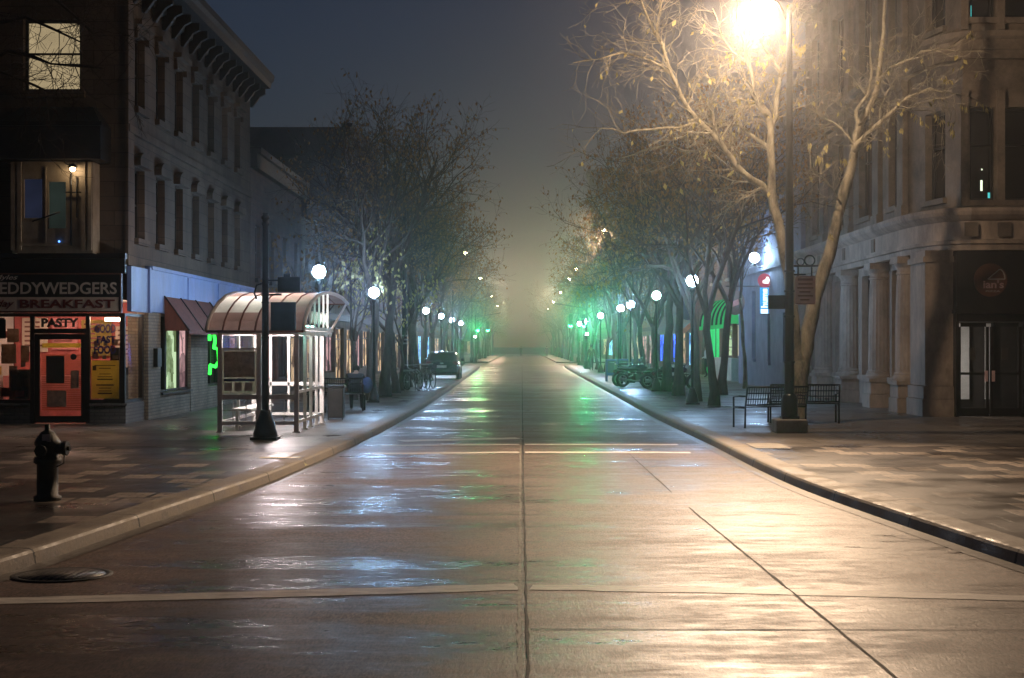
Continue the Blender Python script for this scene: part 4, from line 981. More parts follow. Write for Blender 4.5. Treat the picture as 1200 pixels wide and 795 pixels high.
# ================================================================ BUS SHELTER
SH = empty('bus_shelter', (-5.2, 30.35, SW), 'lit white bus shelter with a brown arched roof beside the kerb', 'bus shelter')
X0, X1, Y0, Y1 = -5.97, -4.46, 30.35, 34.2
for x, y in ((X0, Y0), (-5.20, Y0), (X1, Y0), (X0, Y1), (X1, Y1), (X1, 31.5), (X1, 32.4), (X1, 33.3), (X0, 32.3)):
    w = .045 if (x, y) in ((X0, Y0), (X1, Y0), (-5.20, Y0), (X0, Y1), (X1, Y1)) else .03
    m_ = MB().box(x - w, x + w, y - w, y + w, SW, 2.14); m_.box(x - w - .03, x + w + .03, y - w - .03, y + w + .03, SW, SW + .02); m_.build('post', 'white_paint', SH)
rl = MB(); pfS = PY(Y0)
def rail_front(a, b, z0, z1): rl.box(a + .046, b - .046, Y0 - .025, Y0 + .025, z0, z1)
for a, b in ((X0, -5.20), (-5.20, X1)):
    rail_front(a, b, .28, .35); rail_front(a, b, .78, .88); rail_front(a, b, 2.06, 2.14)
rail_front(X0, -5.20, 1.76, 1.80)
for x in (X0, X1):
    rl.box(x - .02, x + .02, Y0 + .046, Y1 - .046, 2.06, 2.14); rl.box(x - .018, x + .018, Y0 + .046, Y1 - .046, .30, .36)
    rl.box(x - .018, x + .018, Y0 + .046, Y1 - .046, .90, .96)
rl.box(X0 + .046, X1 - .046, Y1 - .02, Y1 + .02, .96, 1.04); rl.box(X0 + .046, X1 - .046, Y1 - .02, Y1 + .02, 2.06, 2.14); rl.box(X0 + .046, X1 - .046, Y1 - .02, Y1 + .02, .3, .36)
for x in (-5.6, -5.2, -4.85): rl.box(x - .025, x + .025, Y1 - .02, Y1 + .02, .36, 2.06)
rl.build('rail', 'white_paint', SH)
lt = MB()
for a, b in ((X0, -5.20), (-5.20, X1)):
    for t in (1 / 3, 2 / 3): x = a + (b - a) * t; lt.box(x - .008, x + .008, Y0 - .01, Y0 + .01, .35, .78)
    lt.box(a + .05, b - .05, Y0 - .009, Y0 + .009, .56, .576)
lt.build('lattice', 'white_paint', SH)
gl = MB()
gl.quad((-5.15, Y0, .88), (X1 - .05, Y0, .88), (X1 - .05, Y0, 2.06), (-5.15, Y0, 2.06)); gl.quad((X0 + .05, Y0, 1.8), (-5.25, Y0, 1.8), (-5.25, Y0, 2.06), (X0 + .05, Y0, 2.06))
gl.quad((X0, Y0 + .05, .96), (X0, Y1 - .05, .96), (X0, Y1 - .05, 2.06), (X0, Y0 + .05, 2.06)); gl.quad((X1, 31.55, .96), (X1, Y1 - .05, .96), (X1, Y1 - .05, 2.06), (X1, 31.55, 2.06))
gl.build('pane', 'shelter_glass', SH)
nb = MB(); nb.box(X0 + .05, -5.25, Y0 - .03, Y0 + .03, .89, 1.755); nbo = nb.build('notice_board', 'roof_light', SH)
mp_ = MB(); mp_.box(X0 + .08, -5.28, Y0 - .036, Y0 - .031, 1.22, 1.73); mp_.build('map', 'poster_pale', nbo)
mp_ = MB(); mp_.box(X0 + .08, -5.28, Y0 - .036, Y0 - .031, 1.14, 1.19); mp_.box(-5.62, -5.45, Y0 - .039, Y0 - .0365, 1.15, 1.2); mp_.build('timetable_bar', 'print_blue', nbo)
mp_ = MB()
for x in (-5.88, -5.68, -5.48): mp_.box(x, x + .15, Y0 - .036, Y0 - .031, .95, 1.12)
mp_.build('leaflet', 'sign_cream', nbo)
# roof: one long bent vault
PRY = [(29.75, 2.12), (29.95, 2.32), (30.3, 2.5), (30.9, 2.69), (31.7, 2.86), (32.7, 2.96), (33.8, 3.0), (35.0, 3.0), (36.2, 2.96), (37.3, 2.86)]
RX0, RX1 = -6.12, -4.24
rf = MB()
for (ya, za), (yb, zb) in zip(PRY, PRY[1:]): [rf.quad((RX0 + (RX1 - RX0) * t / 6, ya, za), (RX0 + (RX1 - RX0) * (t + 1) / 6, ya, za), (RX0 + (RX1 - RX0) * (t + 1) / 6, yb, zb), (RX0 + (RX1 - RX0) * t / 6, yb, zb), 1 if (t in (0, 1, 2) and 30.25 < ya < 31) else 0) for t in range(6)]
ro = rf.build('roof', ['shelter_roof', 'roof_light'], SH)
for x in [RX0 + (RX1 - RX0) * t / 6 for t in range(7)]:
    mt = 'white_paint' if x > RX1 - .01 or x < RX0 + .01 else 'awning_brown'
    MB().tube([(x, y, z + .005) for y, z in PRY], .04 if mt == 'white_paint' else .018, 6).build('rib', mt, ro)
for e_ in (PRY[0], PRY[-1]): MB().tube([(RX0, *e_), (RX1, *e_)], .028).build('eave', 'awning_brown', ro)
tr = MB()
for x in (RX0 + .03, RX1 - .03):
    tr.box(x - .025, x + .025, 30.1, 34.5, 2.15, 2.22)
    for y in (30.9, 31.6, 32.3, 33.0, 33.7):
        zt = next(za + (zb - za) * (y - ya) / (yb - ya) for (ya, za), (yb, zb) in zip(PRY, PRY[1:]) if ya <= y <= yb)
        tr.box(x - .018, x + .018, y - .02, y + .02, 2.22, zt - .03)
        if y < 33.6: tr.torus((x, y + .35, 2.42), .12, .015, 'x', 16, 5)
    tr.tube([(x, 34.3, 2.18), (x, 37.2, 2.84)], .03, 6)
tr.box(RX0 + .05, RX1 - .05, 34.2, 34.26, 2.15, 2.22)
tr.build('truss', 'white_paint', SH)
sc_ = MB()
for k in range(6):
    y = 30.2 + k * .7; sc_.prism([(y + .35 + .35 * math.cos(math.pi + t * math.pi / 8), 2.14 - .10 * math.sin(t * math.pi / 8)) for t in range(9)], PX(RX1 - .02, 1), -.006, .006)
sc_.build('valance', 'white_paint', SH)
MB().box(-5.7, -4.8, 32.2, 32.28, 2.30, 2.36).box(-5.7, -4.8, 33.2, 33.28, 2.30, 2.36).build('ceiling_lamp', 'tube_white', SH)
MB().box(-4.62, -4.56, 30.9, 33.6, 2.24, 2.27).build('edge_lamp', 'tube_teal', SH)
MB().box(X0 + .1, X0 + .5, 31.0, 33.8, .52, .57).box(X0 + .15, X0 + .2, 31.2, 31.25, SW, .52).box(X0 + .15, X0 + .2, 33.5, 33.55, SW, .52).build('bench', 'white_paint', SH)

# ================================================================ POLES, LAMPS, SIGNALS
def base_bell(mb, x, y, z, r=.24, h=.5):
    mb.box(x - r, x + r, y - r, y + r, z, z + .05)
    mb.lathe([(r * .92, .05), (r * .92, .12), (r * .80, .2), (r * .74, .3), (r * .6, h * .75), (r * .42, h), (r * .36, h + .04)], (x, y, z), 16)
PO = empty('sign_pole', (-4.7, 28.1, SW), 'black pole with bell base and two sign panels before the bus shelter', 'pole')
mb = MB(); base_bell(mb, -4.7, 28.1, SW); mb.build('base', 'black_metal', PO)
mb = MB(); mb.lathe([(.065, .5), (.062, 2.6), (.058, 3.9), (.075, 3.92), (.075, 3.96), (.06, 3.98), (.06, 4.02), (.08, 4.04), (.08, 4.08), (.05, 4.10), (.05, 4.14), (.0, 4.15)], (-4.7, 28.1, SW), 14)
for z in (1.98, 2.62, 2.75, 2.98, 3.05): mb.lathe([(.072, 0), (.072, .03)], (-4.7, 28.1, z), 14)
mb.build('shaft', 'black_metal', PO)
MB().box(-4.60, -4.14, 28.08, 28.11, 2.12, 2.64).build('sign_panel', 'dark_metal', PO)
MB().box(-4.47, -4.06, 28.08, 28.11, 2.83, 3.10).build('sign_panel', 'dark_metal', PO)
MB().tube([(-4.7, 28.1, 2.78), (-4.4, 28.1, 2.78)], .02).tube([(-4.7, 28.1, 3.04), (-4.4, 28.1, 3.04)], .015).box(-4.36, -4.24, 28.07, 28.12, 3.10, 3.16).tube([(-4.7, 28.1, 3.0), (-4.86, 28.1, 2.95), (-4.9, 28.1, 2.8), (-4.86, 28.1, 2.7)], .018).build('bracket', 'black_metal', PO)

TP = empty('street_light', (5.28, 30.35, SW), 'tall black street light on a stone block, blazing into the bare tree', 'street light', 'tall sodium street lights')
mb = MB(); mb.box(4.97, 5.59, 30.04, 30.66, SW, .40); mb.build('plinth', 'concrete', TP, bevel=.03)
mb = MB(); mb.box(5.11, 5.45, 30.18, 30.52, .402, .46); mb.lathe([(.165, .46), (.16, .80), (.14, .86), (.105, .9)], (5.28, 30.35, 0), 12); mb.build('base', 'black_metal', TP)
mb = MB(); mb.lathe([(.10, .9), (.085, 3.5), (.07, 6), (.055, 8.4), (.03, 8.5)], (5.28, 30.35, 0), 14)
for z in (1.5, 2.4, 2.9, 3.3): mb.lathe([(.112, 0), (.112, .04)], (5.28, 30.35, z), 14)
mb.build('shaft', 'black_metal', TP)
mb = MB(); mb.tube([(5.28, 30.35, 8.2), (5.05, 30.35, 8.62), (4.85, 30.35, 8.72)], .03).lathe([(.04, 8.80), (.16, 8.75), (.19, 8.66), (.185, 8.63)], (4.69, 30.35, 0), 14); hdo = mb.build('lamp_head', 'black_metal', TP)
MB().lathe([(.175, 8.625), (.16, 8.57), (.10, 8.52), (.0, 8.51)], (4.69, 30.35, 0), 14).build('lens', 'sodium_lens', hdo)
MB().box(4.86, 5.22, 30.33, 30.37, 2.57, 2.84).build('street_sign', 'dark_metal', TP)
nt_ = MB().box(5.39, 5.79, 30.33, 30.35, 2.66, 3.22).build('notice_sign', 'notice_pink', TP)
mb = MB()
for k, (a, b) in enumerate(((.05, .35), (.06, .34), (.04, .36), (.08, .30), (.05, .35), (.1, .28))): z = 3.14 - k * .078; mb.box(5.39 + a, 5.39 + b, 30.326, 30.329, z - .012, z + (.034 if k in (0,) else .014))
for b in ((5.40, 5.78, 2.67, 2.678), (5.40, 5.78, 3.202, 3.21)): mb.box(b[0], b[1], 30.326, 30.329, b[2], b[3])
mb.build('print', 'print_red', nt_)
mb = MB(); mb.tube([(5.28, 30.35, 3.42), (5.85, 30.35, 3.42)], .022).tube([(5.28, 30.35, 3.25), (5.6, 30.35, 3.25)], .018).torus((5.68, 30.35, 3.53), .10, .016, 'y', 18, 5).torus((5.5, 30.35, 3.5), .07, .014, 'y', 16, 5).tube([(5.45, 30.35, 3.42), (5.45, 30.35, 3.22)], .015).tube([(5.72, 30.35, 3.42), (5.72, 30.35, 3.22)], .015)
mb.build('bracket', 'black_metal', TP)
def point(name, loc, col, watts, r=.12, cut=None):
    l = bpy.data.lights.new(name, 'POINT'); l.color = col; l.energy = watts; l.shadow_soft_size = r
    o = bpy.data.objects.new(name, l); C.objects.link(o); o.location = loc; return o
def spot(name, loc, col, watts, ang=150, blend=.7, r=.12):
    l = bpy.data.lights.new(name, 'SPOT'); l.color = col; l.energy = watts; l.shadow_soft_size = r; l.spot_size = R(ang); l.spot_blend = blend
    o = bpy.data.objects.new(name, l); C.objects.link(o); o.location = loc; return o
SOD = (1.0, .70, .455); SOF = (1.0, .68, .46)
sp_ = spot('sodium_reflector', (4.69, 30.35, 8.42), SOD, MAIN_W, 84, 1.0, .14)
sp_.rotation_euler = (Vector((1.4, 21.5, 0)) - sp_.location).to_track_quat('-Z', 'Y').to_euler()
point('sodium_bulb', (4.69, 30.35, 8.40), SOD, MAIN_W * .098, .10)

def make_street_light(s):
    r = empty('street_light', (0, 0, 0), '-', 'street light', 'tall sodium street lights')
    mb = MB(); mb.lathe([(.2, 0), (.19, .5), (.1, .6), (.085, 3), (.05, 8.3), (.02, 8.4)], n=10); mb.build('shaft', 'black_metal', r)
    mb = MB(); mb.tube([(0, 0, 8.0), (-.25 * s, 0, 8.3), (-.75 * s, 0, 8.42)], .03, 6); mb.ball((-.85 * s, 0, 8.42), (.28, .14, .08)); h_ = mb.build('lamp_head', 'black_metal', r)
    MB().ball((-.87 * s, 0, 8.27), (.15, .15, .13)).build('lens', 'sodium_far', h_)
    return r
pr_ = make_street_light(1); us = [False]
RLAMP = [88, 132, 152, 190, 232, 275]
for i, y in enumerate(RLAMP):
    place(pr_, us, (5.55, y, SW), 0, 'tall street light over the trees on the bank side, %s beyond the stone block one' % ORD[i])
    point('sodium_bulb', (4.68, y, 8.2), (SOD if y < 170 else SOF), FAR_W * (1.8 if i == 0 else (1.5 if y > 170 else 1.2)), .12)
pl_ = make_street_light(-1); us = [False]
LLAMP = [109, 150, 205, 255]
for i, y in enumerate(LLAMP):
    place(pl_, us, (-4.95, y, SW), 0, 'tall street light over the trees on the shelter side, %s along' % ORD[i])
    point('sodium_bulb', (-4.08, y, 8.2), (SOD if y < 170 else SOF), FAR_W * (1.5 if y > 170 else .9), .12)

def make_globe(mat, h=3.45):
    r = empty('globe_lamp', (0, 0, 0), '-', 'street lamp', 'globe street lamps')
    mb = MB(); base_bell(mb, 0, 0, 0, .2, .45); mb.build('base', 'black_metal', r)
    mb = MB(); mb.lathe([(.05, .45), (.045, h - .2), (.06, h - .19), (.09, h - .12), (.10, h - .06)], n=10); mb.build('shaft', 'black_metal', r)
    g_ = MB().ball((0, 0, h + .15), .165, 20, 12).build('globe', mat, r)
    MB().lathe([(.05, h + .34), (.03, h + .38), (.0, h + .44)], n=8).build('finial', 'black_metal', g_)
    return r
gp = make_globe('globe_light'); us = [False]
LG = [39.3, 46.3, 83, 98.5, 114, 130]
lab = ['bright globe lamp rising behind the bus shelter roof', 'bright globe lamp among yellow leaves, next beyond the bus shelter', 'small globe lamp above the parked car on the shelter side', 'small globe lamp, next past the one above the parked car', 'faint globe lamp two past the one above the parked car', 'faint globe lamp by the crossing on the shelter side']
for y, l in zip(LG, lab): place(gp, us, (-4.475 if y == 46.3 else -5.2, y, SW), 0, l, scale=.92 if y == 46.3 else 1)
RG = [(44.8, 4.96), (78, 5.0), (97, 4.95), (120, 4.95), (133, 4.95)]
lab = ['bright globe lamp between trunks before the striped awning', 'white globe lamp just past the one above the motorcycles', 'small globe lamp near the walking person and green glow', 'faint globe lamp within the green glow', 'faint globe lamp at the crossing on the bank side']
for (y, x), l in zip(RG, lab): place(gp, us, (x, y, SW), 0, l)
gs_ = make_globe('globe_strong'); place(gs_, [False], (5.0, 70.9, SW), 0, 'bright globe lamp above the parked motorcycles', 'globe street lamps')
gd = make_globe('globe_dim'); place(gd, [False], (5.05, 57.8, SW), 0, 'dim greenish lamp between two dark trunks near the motorcycles')
WL = empty('wall_lamp', (9.85, 62.2, 5.3), 'bright globe lamp bracketed on the blue wall above the lit sign', 'street lamp')
MB().tube([(9.9, 62.2, 5.0), (9.6, 62.2, 5.0), (9.4, 62.2, 5.1)], .03).lathe([(.06, 5.08), (.1, 5.16)], (9.4, 62.2, 0), 10).build('bracket', 'black_metal', WL)
MB().ball((9.4, 62.2, 5.40), .2, 16, 10).build('globe', 'globe_light', WL)
# dark banded pole on the shelter side
DP = empty('utility_pole', (-4.65, 60.7, SW), 'tall dark banded pole among the trunks beside the parked bicycles', 'pole')
mb = MB(); mb.lathe([(.2, 0), (.2, .8), (.12, .9), (.10, 4), (.07, 8.6), (.0, 8.65)], (-4.65, 60.7, SW), 12)
mb.build('shaft', 'black_metal', DP)
mb = MB()
for z in (1.9, 2.05, 2.2): mb.lathe([(.135, 0), (.135, .06)], (-4.65, 60.7, z), 12)
mb.build('band', 'grey_metal', DP)

def signal(x, y, s, label):
    r = empty('traffic_signal', (x, y, SW), label, 'traffic light')
    mb = MB(); base_bell(mb, x, y, SW, .22, .5); mb.lathe([(.07, .5), (.06, 4.6), (.0, 4.65)], (x, y, SW), 10); mb.build('post', 'black_metal', r)
    mb = MB(); mb.tube([(x, y, 4.9 - .35), (x - s * 2.4, y, 4.95)], [.05, .03], 8); mb.build('mast_arm', 'black_metal', r)
    for dx in (.0, .95):
        X = x - s * dx - s * .25
        mb = MB(); mb.box(X - .15, X + .15, y - .2, y + .05, 3.15, 4.15)
        for z in (3.32, 3.65, 3.98): mb.tube([(X, y - .2, z + .06), (X, y - .42, z + .05)], .12, 10)
        h_ = mb.build('signal_head', 'black_metal', r)
        MB().ball((X, y - .24, 3.32), (.12, .06, .12)).build('green_lens', 'signal_green', h_)
    MB().box(x - .2, x + .2, y - .12, y + .12, 2.5, 2.85).build('walk_signal', 'black_metal', r)
    MB().box(x - .1, x + .1, y - .13, y - .121, 2.6, 2.75).build('walk_lens', 'signal_white', r)
    return r
signal(-4.5, 147.0, -1, 'traffic light showing green beyond the parked car')
signal(4.75, 113.0, 1, 'traffic light with a wide green glow on the bank side')
for loc, k in (((-4.25, 146.5, 3.32), .9), ((4.5, 112.45, 3.32), 2.2)):        # signals throw their light up the street
    g_ = spot('green_signal_lamp', loc, (.02, 1, .25), GREEN_W * k, 15, 1.0, .12); g_.rotation_euler = (R(91.5), 0, R(180))
# ================================================================ TREES
def leaf(mb, p, rng, size, mi=1, droop=True):
    k_ = .28 if droop == 2 else .5
    d = Vector((rng.gauss(0, k_), rng.gauss(0, k_), -1 if droop else rng.gauss(0, 1))).normalized()
    sd = d.orthogonal().normalized(); sd.rotate(Matrix.Rotation(rng.uniform(0, 6.28), 3, d))
    L = size * rng.uniform(.7, 1.3); w = L * (.16 if droop == 2 else .28); q = Vector(p)
    nrm = d.cross(sd) * (w * .35)
    mb.quad(q, q + d * L * .45 + sd * w + nrm, q + d * L, q + d * L * .45 - sd * w + nrm, mi)
def wander(rng, d, a): return (d + Vector((rng.gauss(0, a), rng.gauss(0, a), rng.gauss(0, a)))).normalized()
def branch(mb, rng, p, d, L, r, lvl, maxl, lp, lsize, up=.1, kids=(5, 6, 6, 5), mi=0, spread=.75):
    n = 5 if lvl <= 1 else (4 if lvl == 2 else 3)
    pts = [Vector(p)]; rad = [r]; dirs = [d]
    for i in range(n):
        d = wander(rng, d + Vector((0, 0, up)), .13 + .03 * lvl); pts.append(pts[-1] + d * (L / n)); dirs.append(d)
        rad.append(max(.0035, r * (1 - .72 * (i + 1) / n)))
    mb.tube(pts, rad, 7 if lvl <= 1 else (4 if lvl == 2 else 3), mi, cap=False, sm=lvl <= 2)
    if lvl < maxl:
        k = kids[min(lvl, len(kids) - 1)]
        for c in range(k):
            t = .28 + .72 * (c + rng.random()) / k; x = t * n; i = min(int(x), n - 1); fr = x - i
            q = pts[i].lerp(pts[i + 1], fr); dd = dirs[i + 1]
            ax = dd.orthogonal().normalized(); ax.rotate(Matrix.Rotation(c * 2.4 + rng.uniform(-.6, .6), 3, dd))
            nd = (dd * math.cos(spread) + ax * math.sin(spread)).normalized() if c < k - 1 else wander(rng, dd, .25)
            branch(mb, rng, q, nd, L * rng.uniform(.42, .66) * (1.15 - .35 * t), max(.004, rad[i] * .62), lvl + 1, maxl, lp, lsize, up * .6, kids, mi, spread)
    else:
        for q in pts[1:]:
            if rng.random() < lp: leaf(mb, q, rng, lsize)

def trunk_mesh(mb, pts, rad, rng, n=10):
    base = len(mb.v); mb.tube(pts, rad, n, 0, cap=True)
    for i in range(base, len(mb.v)):
        v = Vector(mb.v[i]); mb.v[i] = tuple(v + Vector((rng.gauss(0, .008), rng.gauss(0, .008), 0)))
def make_tree(seed, H=10, fork=2.6, r0=.13, lean=(0, 0), limbs=5, lp=.25, mats=('twig', 'leaf_brown'), spread_=(.25, .62), levels=4, kids=(6, 6, 7, 6), lsize=.13, cat_label='-', name='street_tree'):
    rg = random.Random(seed); r = empty(name, (0, 0, 0), cat_label, 'tree')
    t = MB(); k = 6; top = Vector((lean[0], lean[1], fork))
    pts = [Vector((top.x * (i / k) ** 1.3 + rg.gauss(0, .03) * (i > 0), top.y * (i / k) ** 1.3 + rg.gauss(0, .03) * (i > 0), fork * i / k)) for i in range(k + 1)]
    rad = [r0 * (1.5 if i == 0 else (1.12 if i == 1 else 1.0 - .035 * i)) for i in range(k + 1)]
    trunk_mesh(t, pts, rad, rg)
    t.build('trunk', 'bark', r)
    c = MB()
    for i in range(limbs):
        az = 6.283 * i / limbs + rg.uniform(-.5, .5); ti = rg.uniform(*spread_)
        d = Vector((math.cos(az) * math.sin(ti), math.sin(az) * math.sin(ti), math.cos(ti)))
        st = pts[-1] + Vector((0, 0, -.05 - .12 * (i % 3)))
        branch(c, rg, st, d, (H - fork) * rg.uniform(.55, .76), r0 * rg.uniform(.5, .68), 1, levels, lp, lsize, .10, kids)
    c.build('crown', list(mats), r)
    return r
PROT = []
for k in range(5):
    PROT.append([make_tree(100 + k, H=(10.4, 9.8, 10.8, 9.4, 10.2)[k], fork=(3.2, 2.6, 3.6, 2.9, 2.4)[k], r0=(.15, .13, .16, .12, .14)[k], lean=((.1, .1), (-.2, .15), (.15, -.2), (.05, .3), (-.25, -.1))[k], limbs=(5, 4, 5, 5, 4)[k], lp=(.25, .5, .4, .6, .35)[k], spread_=(.15, .54)), [False]])
LT = [(48.4, -4.75), (51.6, -4.6), (55.6, -4.6), (63.5, -4.7), (69, -4.7), (77, -5.5), (84.5, -5.4), (92, -5.3), (101, -5.3), (110, -5.2), (120, -5.2), (131, -5.2), (140, -5.4)]
RT = [(43.6, 5.45), (47.2, 5.36), (52.5, 5.33), (57.3, 5.38), (62.3, 5.4), (67.5, 5.4), (73, 5.45), (80.5, 5.4), (89, 5.4), (99, 5.4), (109, 5.3), (120, 5.3), (133, 5.3)]
where = ['shelter', 'bank']
def treelabel(side, i):
    return 'bare street tree in the %s side row, %s from the %s' % (where[side], ORD[i], ('bus shelter', 'big forked tree')[side])
rg = random.Random(77)
for side, rows in ((0, LT), (1, RT)):
    for i, (y, x) in enumerate(rows):
        k = (i * 2 + side) % 5; pr, us = PROT[k]
        t = place(pr, us, (x, y, SW), rg.uniform(0, 6.28), treelabel(side, i), 'bare street trees in rows along the pavements', rg.uniform(.9, 1.06))
for side, x in ((0, -5.4), (1, 5.4)):
    for i, y in enumerate((168, 180, 193, 208, 224, 242, 262, 284)):
        pr, us = PROT[(i + side * 2) % 5]
        place(pr, us, (x, y, SW), rg.uniform(0, 6.28), 'foggy bare tree on the %s side, %s beyond the side street' % (where[side], ORD[i]), 'bare street trees in rows along the pavements', rg.uniform(.9, 1.05))
# inner row tree and the thin pale one
pr, us = PROT[2]; place(pr, us, (6.96, 53.4, SW), 1.1, 'dark trunk standing a step behind the row, nearer the striped awning', 'bare street trees in rows along the pavements', .9)
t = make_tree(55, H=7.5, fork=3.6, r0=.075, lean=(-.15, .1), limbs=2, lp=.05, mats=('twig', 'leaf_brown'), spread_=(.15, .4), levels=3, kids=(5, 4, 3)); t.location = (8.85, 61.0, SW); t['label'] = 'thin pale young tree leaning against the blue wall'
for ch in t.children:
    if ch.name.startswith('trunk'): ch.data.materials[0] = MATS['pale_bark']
# small leafy trees by the shelter lamps
for i, (x, y, sc, lb) in enumerate(((-5.3, 48.6, 1.0, 'small tree with yellow brown leaves by the lamp past the bus shelter'), (-6.6, 50.5, 1.12, 'small rusty leaved tree behind the shelter side lamps'), (-4.6, 58.5, 1.0, 'small yellow leaved tree over the parked bicycles'))):
    t = make_tree(210 + i, H=5.6, fork=1.9, r0=.07, limbs=4, lp=.95, mats=('twig', ('leaf_yellow', 'leaf_brown', 'leaf_yellow')[i]), spread_=(.35, .8), levels=3, kids=(5, 5, 5), lsize=.16, cat_label=lb)
    t.location = (x, y, SW); t.scale = (sc,) * 3

# the big forked tree by the tall light, limbs as seen
LIMBP = []
TK = None
def limb(mb, rg, pxs, Y, r0, r1, dy, twigs, lvl=2, sub=1.2, lp=.02):
    m = len(pxs); P = [at(px, py, Y + dy * (i / max(1, m - 1)) + rg.uniform(-.03, .03)) for i, (px, py) in enumerate(pxs)]
    # resample for a gently crooked limb
    Q = []
    for a, b in zip(P, P[1:]):
        for t in (0, .5): Q.append(a.lerp(b, t) + Vector((rg.gauss(0, .025), rg.gauss(0, .03), rg.gauss(0, .02))) * (t > 0))
    Q.append(P[-1]); n = len(Q) - 1
    rad = [r0 + (r1 - r0) * i / n for i in range(n + 1)]
    tb = TK if TK is not None and r0 >= .045 else mb
    b0 = len(tb.v); tb.tube(Q, rad, 10, 0); LIMBP.extend(Q)
    for i in range(b0, len(tb.v)): tb.v[i] = tuple(Vector(tb.v[i]) + Vector((rg.gauss(0, .006), rg.gauss(0, .006), rg.gauss(0, .006))))
    for i in range(1, n + 1):
        for _ in range(twigs):
            dd = (Q[i] - Q[i - 1]).normalized(); ax = dd.orthogonal().normalized(); ax.rotate(Matrix.Rotation(rg.uniform(0, 6.28), 3, dd))
            d = (dd * .6 + ax * .9).normalized()
            if rg.random() < .75: branch(mb, rg, Q[i].lerp(Q[i - 1], rg.random()), d, sub * rg.uniform(.5, 1.25), max(.008, rad[i] * .33), lvl, 4, lp, .13, .04, (5, 5, 4, 4))
    return Q
rg = random.Random(9); YT = 33.2
BT = empty('forked_tree', (5.95, YT, SW), 'big pale forked tree lit by the tall street light, few leaves left', 'tree')
tk = MB()
base = at(933, 503, YT); base.z = SW
trunk_mesh(tk, [base, at(933, 488, YT), at(934, 465, YT), at(936, 447, YT), at(935, 425, YT), at(933, 418, YT)], [.27, .215, .20, .21, .20, .12], rg, 14)
cr = MB(); TK = tk
limb(cr, rg, [(936, 440), (934, 420), (931, 400), (927, 350), (921, 305), (913, 262), (904, 224), (903, 170), (900, 134), (889, 119), (884, 108)], YT, .165, .05, -.3, 0)
limb(cr, rg, [(905, 232), (892, 216), (872, 204), (855, 182), (840, 162), (819, 142), (799, 114), (785, 84), (776, 52), (760, 22), (748, -10)], YT, .085, .02, -1.2, 3, 2, 1.3)
limb(cr, rg, [(840, 163), (836, 140), (832, 124), (838, 104), (828, 88)], YT - .3, .045, .015, -.4, 3, 2, .8)
limb(cr, rg, [(820, 143), (795, 150), (765, 152), (730, 156), (700, 150)], YT - .5, .035, .01, -1.4, 3, 3, 1.0)
limb(cr, rg, [(842, 166), (815, 178), (785, 170), (755, 176), (725, 186)], YT - .3, .03, .01, .8, 3, 3, 1.0)
limb(cr, rg, [(785, 86), (760, 70), (730, 62), (700, 70), (672, 74)], YT - .9, .028, .008, -1.0, 3, 3, 1.0)
limb(cr, rg, [(776, 54), (770, 30), (775, 5), (765, -20)], YT - 1, .02, .008, -.5, 3, 3, 1.0)
limb(cr, rg, [(903, 178), (890, 165), (872, 152), (858, 146), (838, 148), (820, 138)], YT - .1, .05, .015, .9, 3, 2, .9)
limb(cr, rg, [(900, 136), (888, 120), (883, 98), (876, 72), (872, 48), (864, 20), (866, -8)], YT - .3, .055, .018, -.6, 3, 2, 1.0)
limb(cr, rg, [(902, 160), (909, 136), (912, 104), (915, 84), (906, 68), (897, 56), (884, 36)], YT - .2, .06, .02, .6, 3, 2, 1.0)
limb(cr, rg, [(914, 90), (922, 66), (926, 40), (930, 10), (932, -20)], YT, .035, .015, .4, 3, 2, 1.0)
limb(cr, rg, [(876, 74), (858, 60), (845, 40), (835, 10)], YT - .5, .03, .01, -.8, 3, 3, 1.0)
limb(cr, rg, [(935, 452), (941, 422), (946, 392), (955, 350), (966, 315), (977, 276), (986, 238), (997, 200), (1002, 172), (1008, 145), (1022, 120), (1029, 92), (1033, 60), (1036, 20), (1040, -20)], YT, .185, .022, .5, 0, 2, 1.0)
limb(cr, rg, [(1000, 178), (1014, 160), (1036, 140), (1050, 128), (1064, 114), (1090, 104), (1120, 110)], YT, .06, .012, -.9, 3, 2, 1.1)
limb(cr, rg, [(1008, 146), (1004, 130), (1017, 112), (1022, 84), (1020, 50)], YT, .05, .015, .6, 3, 2, .9)
limb(cr, rg, [(986, 240), (976, 222), (962, 205), (950, 198)], YT - .1, .02, .008, -.5, 3, 3, .7)
limb(cr, rg, [(1030, 92), (1044, 78), (1060, 72), (1080, 60), (1110, 58)], YT, .025, .008, -.8, 3, 3, 1.0)
limb(cr, rg, [(1002, 172), (985, 150), (968, 140), (950, 128)], YT, .025, .008, .4, 3, 3, .8)
